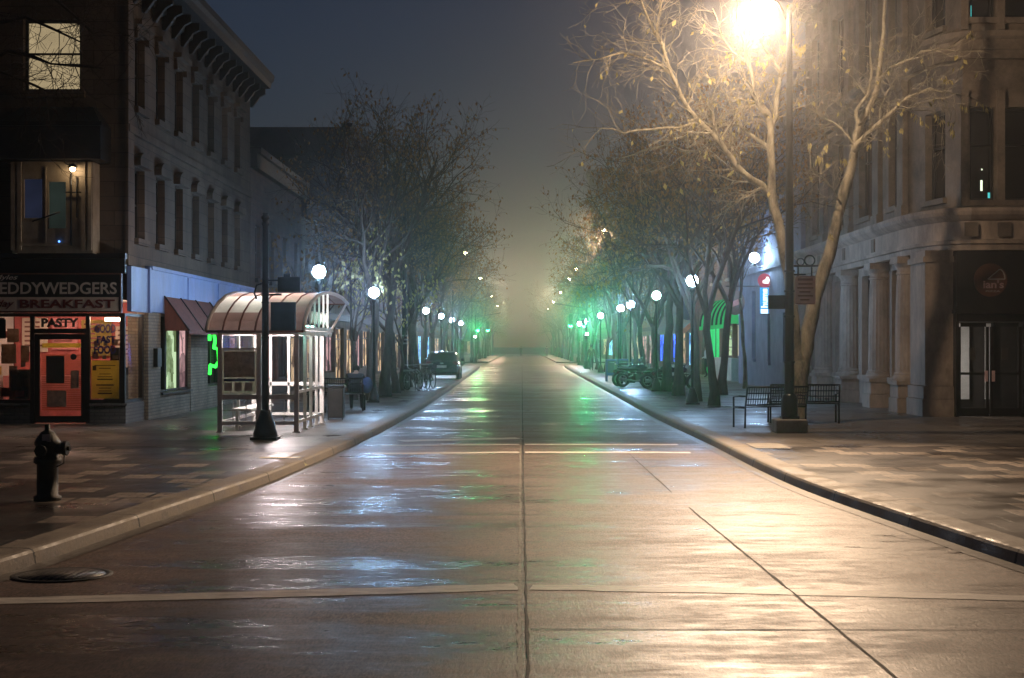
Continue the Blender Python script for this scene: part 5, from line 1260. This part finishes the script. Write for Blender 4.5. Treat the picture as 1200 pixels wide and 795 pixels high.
for (px, py, n, sp) in ((936, 62, 26, 12), (945, 52, 10, 8), (890, 78, 16, 10), (842, 88, 12, 9), (905, 30, 18, 14), (868, 70, 8, 10), (975, 182, 22, 9), (966, 172, 9, 9), (948, 168, 8, 8), (1080, 142, 16, 10), (1108, 160, 5, 5), (1056, 160, 6, 6), (1135, 122, 5, 8), (1108, 92, 5, 4), (1160, 125, 5, 8), (1040, 180, 4, 5), (1012, 178, 6, 5), (976, 282, 7, 5), (1140, 38, 4, 4), (895, 118, 10, 8), (915, 55, 12, 9)):
    ctr = at(px, py, YT - .3); q0 = min(LIMBP, key=lambda q: (q - ctr).length); n = int(n * .8)
    if (q0 - ctr).length > 1.6: q0 = ctr + (q0 - ctr).normalized() * 1.2
    for j in range(max(1, n // 4)):
        e_ = ctr + Vector((rg.gauss(0, sp * .019), rg.gauss(0, .2), rg.gauss(0, sp * .010)))
        mid = q0.lerp(e_, .55) + Vector((rg.gauss(0, .08), rg.gauss(0, .08), .10)); cr.tube([q0, mid, e_], [.014, .008, .004], 4, 0, cap=False)
        for _ in range(11):
            leaf(cr, mid.lerp(e_, rg.uniform(.35, 1)) + Vector((rg.gauss(0, .03), rg.gauss(0, .03), rg.gauss(0, .03))), rg, .12, droop=2)
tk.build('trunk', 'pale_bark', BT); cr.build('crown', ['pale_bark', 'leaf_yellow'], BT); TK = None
# tree outside the view whose twigs cross the corner building
NT = empty('street_tree', (-11.6, 23, SW), 'dark tree at the picture edge whose twigs cross the lit upper window', 'tree')
rg = random.Random(31); t = MB(); trunk_mesh(t, [(-11.6, 23, SW), (-11.55, 23.05, 2.2), (-11.4, 23, 4.4)], [.22, .17, .13], rg); t.build('trunk', 'bark', NT)
c = MB()
for pxs, dy, r0 in (([(-250, 180), (-120, 60), (-40, 30), (30, 20), (95, 50)], .6, .05), ([(-250, 180), (-130, 120), (-60, 95), (10, 60), (60, 75), (120, 80)], -.4, .05), ([(-250, 200), (-100, 20), (-20, -10), (60, -5), (110, 40)], .2, .05), ([(-250, 200), (-140, 150), (-60, 130), (-10, 80), (40, 100), (70, 110)], .9, .04), ([(-250, 200), (-150, 0), (-100, -80)], 0, .06), ([(-60, 0), (0, -20), (60, -30), (130, 0)], .4, .03)):
    limb(c, rg, pxs, 23, r0, .012, dy, 3, 2, 1.0, 0)
c.build('crown', ['twig', 'leaf_brown'], NT)

# ================================================================ STREET FURNITURE
FH = empty('fire_hydrant', (-5.27, 17.05, SW), 'dark iron fire hydrant standing on the brick paved corner', 'hydrant')
mb = MB(); x, y, z = -5.27, 17.05, SW
mb.lathe([(.15, 0), (.15, .05), (.115, .06), (.115, .40), (.15, .42), (.15, .47), (.12, .49), (.125, .60), (.14, .62), (.14, .65), (.115, .70), (.07, .76), (.03, .78), (.03, .84), (.0, .845)], (x, y, z), 18)
for k in range(8):
    a = k * .785; mb.tube([(x + .133 * math.cos(a), y + .133 * math.sin(a), z + .41), (x + .133 * math.cos(a), y + .133 * math.sin(a), z + .485)], .013, 6)
mb.build('barrel', 'iron', FH)
mb = MB(); mb.tube([(x, y, z + .58), (x + .18, y - .02, z + .58)], .065, 12).tube([(x + .18, y - .02, z + .58), (x + .23, y - .025, z + .58)], .08, 8).tube([(x + .23, y - .025, z + .58), (x + .26, y - .03, z + .58)], .03, 5); mb.build('outlet', 'iron', FH)
mb = MB(); mb.tube([(x, y, z + .56), (x - .02, y - .17, z + .56)], .055, 12).tube([(x - .02, y - .17, z + .56), (x - .02, y - .20, z + .56)], .068, 8); mb.build('outlet', 'iron', FH)
mb = MB(); mb.tube([(x + .2, y - .03, z + .52), (x + .21, y - .1, z + .42), (x + .14, y - .14, z + .38)], .008, 5); mb.build('chain', 'dark_metal', FH)
mb = MB(); mb.box(x - .02, x + .07, y - .128, y - .124, z + .66, z + .74); mb.build('tag', 'tag_white', FH)
MH = empty('manhole_cover', (-3.70, 12.35, 0), 'round iron manhole cover set in the road near the kerb', 'manhole')
mb = MB(); mb.lathe([(.40, .004), (.40, .010), (.345, .011), (.34, .006), (.0, .0061)], (-3.7, 12.35, 0), 32); mb.build('rim', 'iron', MH)
mb = MB(); mb.lathe([(.338, .0065), (.338, .012), (.0, .0121)], (-3.7, 12.35, 0), 32); mb.build('cover', 'iron_grid', MH)

def make_bench(L=1.5):
    r = empty('bench', (0, 0, 0), '-', 'bench')
    for sx in (-L / 2, L / 2):
        mb = MB(); mb.tube([(sx, -.22, 0), (sx, -.22, .64), (sx, .0, .66), (sx, .22, .66)], .022, 6).tube([(sx, .22, 0), (sx, .24, .45), (sx, .32, .86)], .022, 6).tube([(sx, -.22, .42), (sx, .24, .42)], .018, 6); mb.build('side_frame', 'black_metal', r)
    mb = MB()
    for k in range(6): y = -.22 + k * .085; mb.box(-L / 2, L / 2, y, y + .055, .425, .45)
    mb.build('seat', 'black_metal', r)
    mb = MB(); k = 26
    for i in range(k + 1): xx = -L / 2 + L * i / k; mb.tube([(xx, .25, .47), (xx, .315, .84)], .009, 4)
    mb.tube([(-L / 2, .318, .85), (L / 2, .318, .85)], .022, 6).tube([(-L / 2, .25, .48), (L / 2, .25, .48)], .018, 6)
    for zz in (.6, .72): mb.tube([(-L / 2, .27 + (zz - .6) * .2, zz), (L / 2, .27 + (zz - .6) * .2, zz)], .012, 5)
    mb.build('backrest', 'black_metal', r)
    return r
bn = make_bench(); us = [False]
place(bn, us, (5.22, 32.4, SW), math.pi + .42, 'black metal bench with its end frame beside the stone plinth', 'black metal benches')
place(bn, us, (6.25, 34.15, SW), math.pi - .05, 'black metal bench between the forked tree and the bank columns', 'black metal benches')
place(bn, us, (-4.95, 40.7, SW), math.pi, 'black metal bench with a hunched person behind the litter bin', 'black metal benches')
place(bn, us, (7.5, 69, SW), 1.3, 'black bench near the green doorway in the distance', 'black metal benches')
TB = empty('litter_bin', (-4.31, 35.7, SW), 'dark square litter bin standing just past the bus shelter', 'bin')
mb = MB().box(-4.50, -4.14, 35.5, 35.86, SW + .04, .86); mb.build('bin_body', 'dark_metal', TB, bevel=.02)
mb = MB().box(-4.53, -4.11, 35.47, 35.89, .862, .93); mb.box(-4.5, -4.47, 35.5, 35.53, SW, SW + .04); mb.box(-4.17, -4.14, 35.5, 35.53, SW, SW + .04); mb.build('lid', 'black_metal', TB, bevel=.015)

def wheel(mb, c, R_, w, axis='x'): mb.torus(c, R_ - w, w, axis, 26, 8)
def make_bicycle(col):
    r = empty('bicycle', (0, 0, 0), '-', 'bicycle')
    for y in (-.52, .52):
        mb = MB(); wheel(mb, (0, y, .34), .34, .02); wo = mb.build('wheel', 'rubber', r)
        mb = MB(); mb.torus((0, y, .34), .305, .008, 'x', 24, 5)
        for k in range(12): a = k * .5236; mb.tube([(0, y, .34), (0, y + .3 * math.cos(a), .34 + .3 * math.sin(a))], .003, 3)
        mb.tube([(-.04, y, .34), (.04, y, .34)], .02, 8); mb.build('rim', 'grey_metal', wo)
    mb = MB(); a, b, c_, d = (0, -.08, .29), (0, -.2, .82), (0, .38, .84), (0, .34, .76)
    for p, q in ((a, b), (a, d), (b, c_), (a, (0, -.52, .34)), ((0, -.17, .72), (0, -.52, .34)), (c_, (0, .34, .95)), ((0, .37, .86), (0, .52, .34))): mb.tube([p, q], .016, 6)
    mb.build('frame', col, r)
    MB().ball((0, -.22, .90), (.07, .13, .035)).tube([(0, -.2, .8), (0, -.21, .9)], .013).build('saddle', 'rubber', r)
    MB().tube([(-.28, .28, .98), (-.1, .36, .97), (.1, .36, .97), (.28, .28, .98)], .013).build('handlebar', 'grey_metal', r)
    MB().disc((.04, -.08, .29), .09, 'x', .01).tube([(.05, -.08, .29), (.05, .08, .24)], .01).tube([(.05, .08, .24), (.13, .08, .24)], .015).tube([(-.05, -.08, .29), (-.05, -.24, .34)], .01).build('crank', 'grey_metal', r)
    return r
b1 = make_bicycle('dark_metal'); us = [False]
for (x, y, rz, l) in ((-4.15, 58.4, .5, 'bicycle with bright rims, first in the rack before the parked car'), (-3.85, 60.2, .35, 'bicycle leaning at the rack, middle of the row before the parked car'), (-3.75, 61.6, .4, 'bicycle standing closest to the parked car'), (4.35, 66.8, -.5, 'bicycle by the metal railing before the newspaper boxes')):
    o = place(b1, us, (x, y, SW), rz, l, 'parked bicycles')
RK = empty('bike_rack', (-4.3, 60, SW), 'low bent tube rack holding the bicycles', 'bike rack')
for k in range(3):
    y = 58.6 + k * 1.4; MB().tube([(-4.75, y, SW), (-4.75, y, .75), (-4.62, y, .88), (-4.2, y, .88), (-4.07, y, .75), (-4.07, y, SW)], .025, 8).build('hoop', 'grey_metal', RK)

def make_motorcycle():
    r = empty('motorcycle', (0, 0, 0), '-', 'motorcycle')
    for y in (-.68, .72):
        mb = MB(); wheel(mb, (0, y, .31), .31, .06); wo = mb.build('wheel', 'rubber', r)
        MB().torus((0, y, .31), .19, .02, 'x', 20, 6).disc((0, y, .31), .08, 'x', .14).build('rim', 'grey_metal', wo)
    MB().ball((0, .16, .78), (.16, .30, .15)).build('tank', 'car_paint', r)
    MB().ball((0, -.36, .74), (.15, .38, .08)).ball((0, -.72, .66), (.11, .2, .06)).build('seat', 'rubber', r)
    MB().box(-.17, .17, -.2, .28, .26, .56).ball((0, .1, .58), (.19, .16, .12)).build('engine', 'dark_metal', r, bevel=.03)
    MB().tube([(-.1, .72, .31), (-.09, .46, .95)], .028).tube([(.1, .72, .31), (.09, .46, .95)], .028).tube([(0, .44, .9), (0, .1, .62)], .035).tube([(0, .1, .62), (0, -.68, .31)], .03).build('frame', 'grey_metal', r)
    MB().tube([(-.38, .28, 1.05), (-.15, .42, 1.0), (.15, .42, 1.0), (.38, .28, 1.05)], .016).build('handlebar', 'dark_metal', r)
    for s in (-1, 1): MB().tube([(s * .3, .33, 1.03), (s * .34, .33, 1.18)], .008).ball((s * .35, .33, 1.2), (.06, .015, .04)).build('mirror', 'grey_metal', r)
    MB().ball((0, .58, .88), (.1, .08, .1)).build('headlight', 'grey_metal', r)
    MB().tube([(.16, .2, .3), (.2, -.2, .26), (.2, -.85, .34)], [.03, .035, .05], 8).build('exhaust', 'grey_metal', r)
    MB().ball((0, -.9, .62), (.07, .03, .05)).build('tail_light', 'tail_lens', r)
    return r
mc = make_motorcycle(); us = [False]
for (x, y, rz, l) in ((4.75, 63.4, -1.15, 'dark motorcycle parked in front, beside the row of trunks'), (4.6, 65.0, -1.0, 'dark motorcycle in the middle of the parked motorcycles'), (5.6, 61.0, -1.25, 'dark motorcycle half hidden behind a tree trunk'), (5.9, 59.0, -1.3, 'dark motorcycle nearest the striped awning end of the group')):
    place(mc, us, (x, y, SW), rz, l, 'parked motorcycles')
def make_newsbox():
    r = empty('newspaper_box', (0, 0, 0), '-', 'newspaper box')
    MB().box(-.26, .26, -.2, .2, .28, 1.06).build('box_body', 'newsbox_blue', r, bevel=.02)
    MB().box(-.2, .2, -.215, -.203, .42, .98).build('door', 'print_dark', r)
    for sx in (-.22, .22): MB().box(sx - .03, sx + .03, -.18, .18, 0, .277).build('leg', 'newsbox_blue', r)
    MB().tube([(-.12, -.23, .9), (.12, -.23, .9)], .012).build('handle', 'grey_metal', r)
    return r
nb_ = make_newsbox(); us = [False]
for x, y, l in ((4.25, 73.5, 'dark fronted newspaper box closest to the kerb'), (4.9, 75.0, 'blue topped newspaper box behind the kerbside one'), (5.5, 74.2, 'blue newspaper box farthest from the kerb')): place(nb_, us, (x, y, SW), .1, l, 'newspaper boxes')
RA = empty('railing', (4.2, 68.5, SW), 'low pale metal railing between motorcycles and newspaper boxes', 'railing')
mb = MB(); mb.tube([(4.15, 67.4, .98), (4.3, 71.2, .98)], .03).tube([(4.15, 67.4, .6), (4.3, 71.2, .6)], .02).tube([(4.15, 67.4, .98), (5.1, 67.3, .9)], .03); mb.build('rail', 'grey_metal', RA)
for t in (0, .33, .66, 1): MB().tube([(4.15 + .15 * t, 67.4 + 3.8 * t, SW), (4.15 + .15 * t, 67.4 + 3.8 * t, .98)], .02).build('post', 'grey_metal', RA)

# parked car seen from behind
CR = empty('parked_car', (-4.05, 79.2, SW), 'dark blue hatchback parked by the kerb, seen from behind', 'car')
cx, cy, cz = -4.05, 79.2, SW
def ring(y, hw, zs):                                             # cross-section: (fraction of half width, z)
    return [(cx + hw * f, cy + y, cz + z) for f, z in zs]
body = MB(); secs = []
for y, hw, zb, zm, zt in ((-2.02, .74, .30, .55, .80), (-1.95, .80, .22, .6, .90), (-1.2, .86, .20, .6, .93), (0, .87, .20, .6, .92), (1.0, .86, .20, .6, .90), (1.75, .80, .22, .56, .80), (2.0, .70, .30, .5, .66)):
    secs.append(ring(y, hw, [(-.86, zb), (-1, zb + .12), (-1, zm), (-.93, zt - .02), (-.8, zt), (.8, zt), (.93, zt - .02), (1, zm), (1, zb + .12), (.86, zb)]))
def loft(mb, secs, mi=0, sm=True, close=True):
    base = len(mb.v); k = len(secs[0])
    for s_ in secs: mb.v += [tuple(p) for p in s_]
    for i in range(len(secs) - 1):
        for q in range(k if close else k - 1): q2 = (q + 1) % k; mb.face((base + i * k + q, base + i * k + q2, base + (i + 1) * k + q2, base + (i + 1) * k + q), mi, sm)
    if close: mb.face([base + q for q in range(k)], mi); mb.face([base + (len(secs) - 1) * k + q for q in range(k)][::-1], mi)
loft(body, secs)
cab = []
for y, hw, z0, z1 in ((-1.98, .72, .86, .9), (-1.5, .70, .86, 1.30), (-1.25, .68, .86, 1.39), (-.3, .69, .86, 1.43), (.3, .68, .86, 1.38), (1.05, .74, .86, .9)):
    cab.append(ring(y, hw, [(-1.12, z0), (-1.0, z0 + (z1 - z0) * .75), (-.86, z1), (.86, z1), (1.0, z0 + (z1 - z0) * .75), (1.12, z0)]))
loft(body, cab)
cb = body.build('body', 'car_paint', CR)
MB().quad((cx - .60, cy - 1.955, cz + .97), (cx + .60, cy - 1.955, cz + .97), (cx + .54, cy - 1.535, cz + 1.31), (cx - .54, cy - 1.535, cz + 1.31)).build('rear_window', 'dark_glass', CR)
for s in (-1, 1):
    MB().quad((cx + s * .80, cy - 1.3, cz + .95), (cx + s * .80, cy + .75, cz + .95), (cx + s * .71, cy + .25, cz + 1.27), (cx + s * .715, cy - 1.15, cz + 1.28)).build('side_window', 'dark_glass', CR)
    MB().ball((cx + s * .66, cy - 1.96, cz + .82), (.15, .07, .12)).build('tail_light', 'tail_lens', CR)
    MB().ball((cx + s * .95, cy + .55, cz + .98), (.09, .06, .07)).build('wing_mirror', 'car_paint', CR)
    for y in (-1.25, 1.25):
        wh = MB().tube([(cx + s * .70, cy + y, cz + .31), (cx + s * .885, cy + y, cz + .31)], .31, 20).build('wheel', 'rubber', CR)
        MB().tube([(cx + s * .886, cy + y, cz + .31), (cx + s * .892, cy + y, cz + .31)], .2, 16).build('rim', 'grey_metal', wh)
MB().box(cx - .78, cx + .78, cy - 2.1, cy - 1.96, cz + .32, cz + .56).build('bumper', 'car_paint', CR, bevel=.05)
MB().box(cx - .24, cx + .24, cy - 2.035, cy - 2.015, cz + .60, cz + .72).build('number_plate', 'sign_grey', CR)
MB().box(cx - .08, cx + .08, cy - 2.04, cy - 1.99, cz + .79, cz + .85).build('badge', 'grey_metal', CR)

# ================================================================ PEOPLE
def person(joints, edges, loc, rz, label, mats, scale=1, zcut=None, hood=False):
    """one continuous skinned body; hair is its child"""
    names = list(joints); me = bpy.data.meshes.new('person')
    me.from_pydata([joints[n][0] for n in names], [(names.index(a), names.index(b)) for a, b in edges], [])
    o = bpy.data.objects.new('person', me); C.objects.link(o)
    md = o.modifiers.new('Skin', 'SKIN'); md.use_smooth_shade = True
    for i, n in enumerate(names):
        r = joints[n][1]; sv = me.skin_vertices[0].data[i]; sv.radius = r if isinstance(r, tuple) else (r, r); sv.use_root = (n == 'pelvis')
    sb = o.modifiers.new('Sub', 'SUBSURF'); sb.levels = 2; sb.render_levels = 2
    dg = bpy.context.evaluated_depsgraph_get(); m2 = bpy.data.meshes.new_from_object(o.evaluated_get(dg))
    bpy.data.objects.remove(o)
    seg = [(a, b, Vector(joints[a][0]), Vector(joints[b][0])) for a, b in edges]
    mb = MB(); mb.v = [tuple(v.co) for v in m2.vertices]
    def part_of(p):
        best, bn = 9, None
        for a, b, A, B in seg:
            d = B - A; t = max(0, min(1, (p - A).dot(d) / max(1e-9, d.length_squared))); q = (p - A - d * t).length
            if q < best: best, bn, bt = q, (a, b), t
        return bn, bt
    for f in m2.polygons:
        (a, b), t = part_of(f.center); k = 1
        if 'head' in b or 'neck' in b or b == 'crown': k = 0
        if 'hand' in b: k = 0
        if 'hip' in b or 'knee' in b or 'ankle' in b: k = 2
        if 'toe' in b: k = 3
        mb.face(list(f.vertices), k, True)
    bpy.data.meshes.remove(m2)
    hd, fw = Vector(joints['head'][0]), Vector(joints['face'][0])
    f_ = (fw - hd).normalized(); sdv = f_.cross(Vector((0, 0, 1))).normalized(); upv = sdv.cross(f_)
    mb.ball(hd + f_ * .098 - upv * .01, (.014, .018, .02), 8, 6, 0)                    # nose
    for s in (-1, 1):
        mb.ball(hd + sdv * .083 * s, (.014, .022, .03), 8, 6, 0)                       # ears
        mb.ball(hd + f_ * .082 + sdv * .03 * s + upv * .015, (.011, .009, .008), 6, 5, 3)  # eyes
        mb.tube([hd + f_ * .086 - upv * .045 - sdv * .02, hd + f_ * .089 - upv * .046, hd + f_ * .086 - upv * .045 + sdv * .02], .005, 5, 3)
    for side in ('L', 'R'):                                                            # fingers
        w, h_ = Vector(joints['wrist' + side][0]), Vector(joints['hand' + side][0])
        d = (h_ - w).normalized(); ac = d.cross(f_)
        ac = ac.normalized() if ac.length > .1 else Vector((1, 0, 0)); inw = ac.cross(d).normalized()
        acr = inw
        for k, L in enumerate((.066, .075, .07, .055)):
            st = h_ - d * .005 + acr * (-.024 + .016 * k); c_ = ac * (.016 if side == 'R' else -.016)
            mb.tube([st, st + d * L * .5, st + d * L * .8 + c_, st + d * L + c_ * 2.2], [.009, .009, .008, .006], 6, 0)
        th = h_ - d * .055 - acr * .026; mb.tube([th, th - acr * .025 + d * .03, th - acr * .022 + d * .06], [.011, .010, .008], 6, 0)
    p = mb.build('person', mats, None)
    p.location = loc; p.rotation_euler = (0, 0, rz); p.scale = (scale,) * 3; tag(p, label, 'person')
    hb = MB(); hb.ball(hd + upv * .03 - f_ * .02, (.098, .105, .095), 14, 10)
    hb.v = [v for v in hb.v]; h = hb.build('hair', mats[4] if len(mats) > 4 else 'hair', None); h.parent = p
    return p
EDG = [('pelvis', 'spine'), ('spine', 'chest'), ('chest', 'neck'), ('neck', 'headb'), ('headb', 'head'), ('head', 'crown')]
for s in 'LR': EDG += [('chest', 'sh' + s), ('sh' + s, 'elbow' + s), ('elbow' + s, 'wrist' + s), ('wrist' + s, 'hand' + s), ('pelvis', 'hip' + s), ('hip' + s, 'knee' + s), ('knee' + s, 'ankle' + s), ('ankle' + s, 'toe' + s)]
def pose_walk(st=.22, coat=.0, arms=.12):
    J = {'pelvis': ((0, 0, .95), (.135, .10)), 'spine': ((0, .0, 1.13), (.13, .10)), 'chest': ((0, .01, 1.33), (.155 + coat, .115 + coat)), 'neck': ((0, .02, 1.49), .052), 'headb': ((0, .035, 1.56), .068), 'head': ((0, .045, 1.64), .086), 'crown': ((0, .035, 1.71), .062)}
    for s, k in (('L', -1), ('R', 1)):
        f = k * st; a = -k * arms
        J['sh' + s] = ((k * .175, 0, 1.40), .062 + coat * .5); J['elbow' + s] = ((k * .235, a * .4 - .02, 1.12), .047 + coat * .4); J['wrist' + s] = ((k * .235, a + .06, .89), .031); J['hand' + s] = ((k * .232, a * 1.1 + .08, .80), (.036, .02))
        J['hip' + s] = ((k * .09, .0, .88), .098); J['knee' + s] = ((k * .095, f * .65 + .05, .49), .064); J['ankle' + s] = ((k * .095, f - .03, .085 + (.05 if f < 0 else 0)), .042); J['toe' + s] = ((k * .10, f + .12, .04), .036)
    return J
def add_face(J, d=(0, 1, 0)):
    h = Vector(J['head'][0]); J2 = dict(J); J2['face'] = (tuple(h + Vector(d) * .05), .05); return J2
def P_(J, loc, rz, label, mats, scale=1, d=(0, 1, 0)):
    J2 = {k: v for k, v in J.items()}
    full = add_face(J2, d)
    names = {k: v for k, v in full.items()}
    return person(names, EDG + [('head', 'face')], loc, rz, label, mats, scale)
P_(pose_walk(.2, .02), (4.72, 105, SW), math.pi, 'person in dark trousers and dull red jacket walking along the kerb', ['skin', 'coat_red', 'trousers', 'shoes'])
P_(pose_walk(.16, .02), (3.75, 236, 0), .1, 'person in dark coat walking on the far road, beside another walker', ['skin', 'coat_dark', 'trousers', 'shoes'])
P_(pose_walk(.18, .0), (5.15, 238, SW), 3.0, 'slim person walking on the far pavement, beside the one in the coat', ['skin', 'coat_dark', 'trousers', 'shoes'])
P_(pose_walk(.14, .02), (-.2, 268, 0), 0, 'lone small figure walking in the middle of the foggy road', ['skin', 'coat_dark', 'trousers', 'shoes'])
J = pose_walk(.03, .0, .0); J['handL'] = ((-.20, .22, 1.02), (.036, .02)); J['wristL'] = ((-.225, .16, 1.05), .031); J['elbowL'] = ((-.24, -.03, 1.13), .047)
P_(J, (9.85, 82.2, SW), 1.2, 'person in white shirt and dark trousers standing at the green doorway', ['skin', 'shirt_white', 'trousers', 'shoes'])
# hunched figure on the bench
S = {'pelvis': ((0, 0, .53), (.15, .12)), 'spine': ((0, .06, .70), (.14, .115)), 'chest': ((0, .17, .87), (.175, .13)), 'neck': ((0, .28, .97), .055), 'headb': ((0, .33, 1.01), .068), 'head': ((0, .38, 1.07), .088), 'crown': ((0, .40, 1.14), .064)}
for s, k in (('L', -1), ('R', 1)):
    S['sh' + s] = ((k * .19, .19, .91), .068); S['elbow' + s] = ((k * .25, .30, .66), .05); S['wrist' + s] = ((k * .12, .46, .58), .033); S['hand' + s] = ((k * .06, .52, .56), (.038, .02))
    S['hip' + s] = ((k * .10, .06, .51), .10); S['knee' + s] = ((k * .14, .46, .50), .066); S['ankle' + s] = ((k * .14, .44, .09), .044); S['toe' + s] = ((k * .15, .58, .04), .036)
P_(S, (-4.43, 40.62, SW), 0, 'person in dark clothes hunched forward on the bench past the litter bin', ['skin', 'coat_dark', 'trousers', 'shoes'], 1.0, (0, .9, -.4))
BG = empty('backpack', (-4.08, 40.75, .58), 'blue backpack on the bench beside the hunched person', 'bag')
MB().ball((-4.12, 40.75, .80), (.15, .11, .22), 14, 10).build('sack', 'bag_blue', BG)
MB().ball((-4.12, 40.63, .74), (.10, .04, .11), 12, 8).build('pocket', 'bag_blue', BG)

# ================================================================ AIR, SKY, CAMERA
bm = bmesh.new(); bmesh.ops.create_cube(bm, size=1); me = bpy.data.meshes.new('haze')
for v in bm.verts: v.co = (v.co.x * 520, v.co.y * 520 + 210, v.co.z * 37 + 17.4)
bm.to_mesh(me); bm.free()
hz = bpy.data.objects.new('haze', me); C.objects.link(hz); hz['kind'] = 'stuff'; hz['label'] = 'thin night mist hanging in the street'
m, nt, out = nodes_of('mist'); v = N(nt, 'ShaderNodeVolumePrincipled'); nt.links.new(v.outputs[0], out.inputs['Volume'])
v.inputs['Color'].default_value = (.92, .95, 1, 1); v.inputs['Density'].default_value = HAZE; v.inputs['Anisotropy'].default_value = .92
me.materials.append(m)
hz.display_type = 'WIRE'

W = bpy.data.worlds.new('World'); bpy.context.scene.world = W; W.use_nodes = True
nt = W.node_tree; nt.nodes.clear()
sky = nt.nodes.new('ShaderNodeTexSky'); sky.sky_type = 'NISHITA'; sky.sun_disc = False; sky.sun_elevation = R(-1.5); sky.sun_rotation = R(10); sky.air_density = 1.0; sky.dust_density = .3; sky.ozone_density = 2.6
bg = nt.nodes.new('ShaderNodeBackground'); bg.inputs[1].default_value = SKY
ow = nt.nodes.new('ShaderNodeOutputWorld'); nt.links.new(sky.outputs[0], bg.inputs[0]); nt.links.new(bg.outputs[0], ow.inputs[0])
sl = bpy.data.lights.new('fill_sun', 'SUN'); sl.energy = .012; sl.angle = R(10); sl.color = (.8, .88, 1)  # weak cool sun added as ambient fill
so_ = bpy.data.objects.new('fill_sun', sl); C.objects.link(so_); so_.rotation_euler = (R(88), 0, R(170))

cam = bpy.data.cameras.new('camera'); co_ = bpy.data.objects.new('camera', cam); C.objects.link(co_)
co_.location = (0, 0, HC); co_.rotation_euler = (R(90), 0, 0)
cam.sensor_fit = 'HORIZONTAL'; cam.sensor_width = 36; cam.lens = 36 * F / 1200
cam.shift_x = -(VX - 600) / 1200; cam.shift_y = (VY - 397.5) / 1200
cam.clip_start = .1; cam.clip_end = 2000
sc = bpy.context.scene; sc.camera = co_
sc.view_settings.view_transform = 'Standard'; sc.view_settings.look = 'None'; sc.view_settings.gamma = 1; sc.view_settings.exposure = EXPO
sc.view_settings.use_curve_mapping = False
cy_ = sc.cycles; cy_.use_denoising = True
try: cy_.denoiser = 'OPENIMAGEDENOISE'
except Exception: pass
cy_.max_bounces = 6; cy_.diffuse_bounces = 2; cy_.glossy_bounces = 3; cy_.transmission_bounces = 4; cy_.transparent_max_bounces = 12; cy_.volume_bounces = 0
cy_.sample_clamp_indirect = 4; cy_.sample_clamp_direct = 0; cy_.caustics_reflective = False; cy_.caustics_refractive = False
cy_.use_light_tree = True; cy_.use_adaptive_sampling = True; cy_.adaptive_threshold = .02
sc.render.use_persistent_data = False
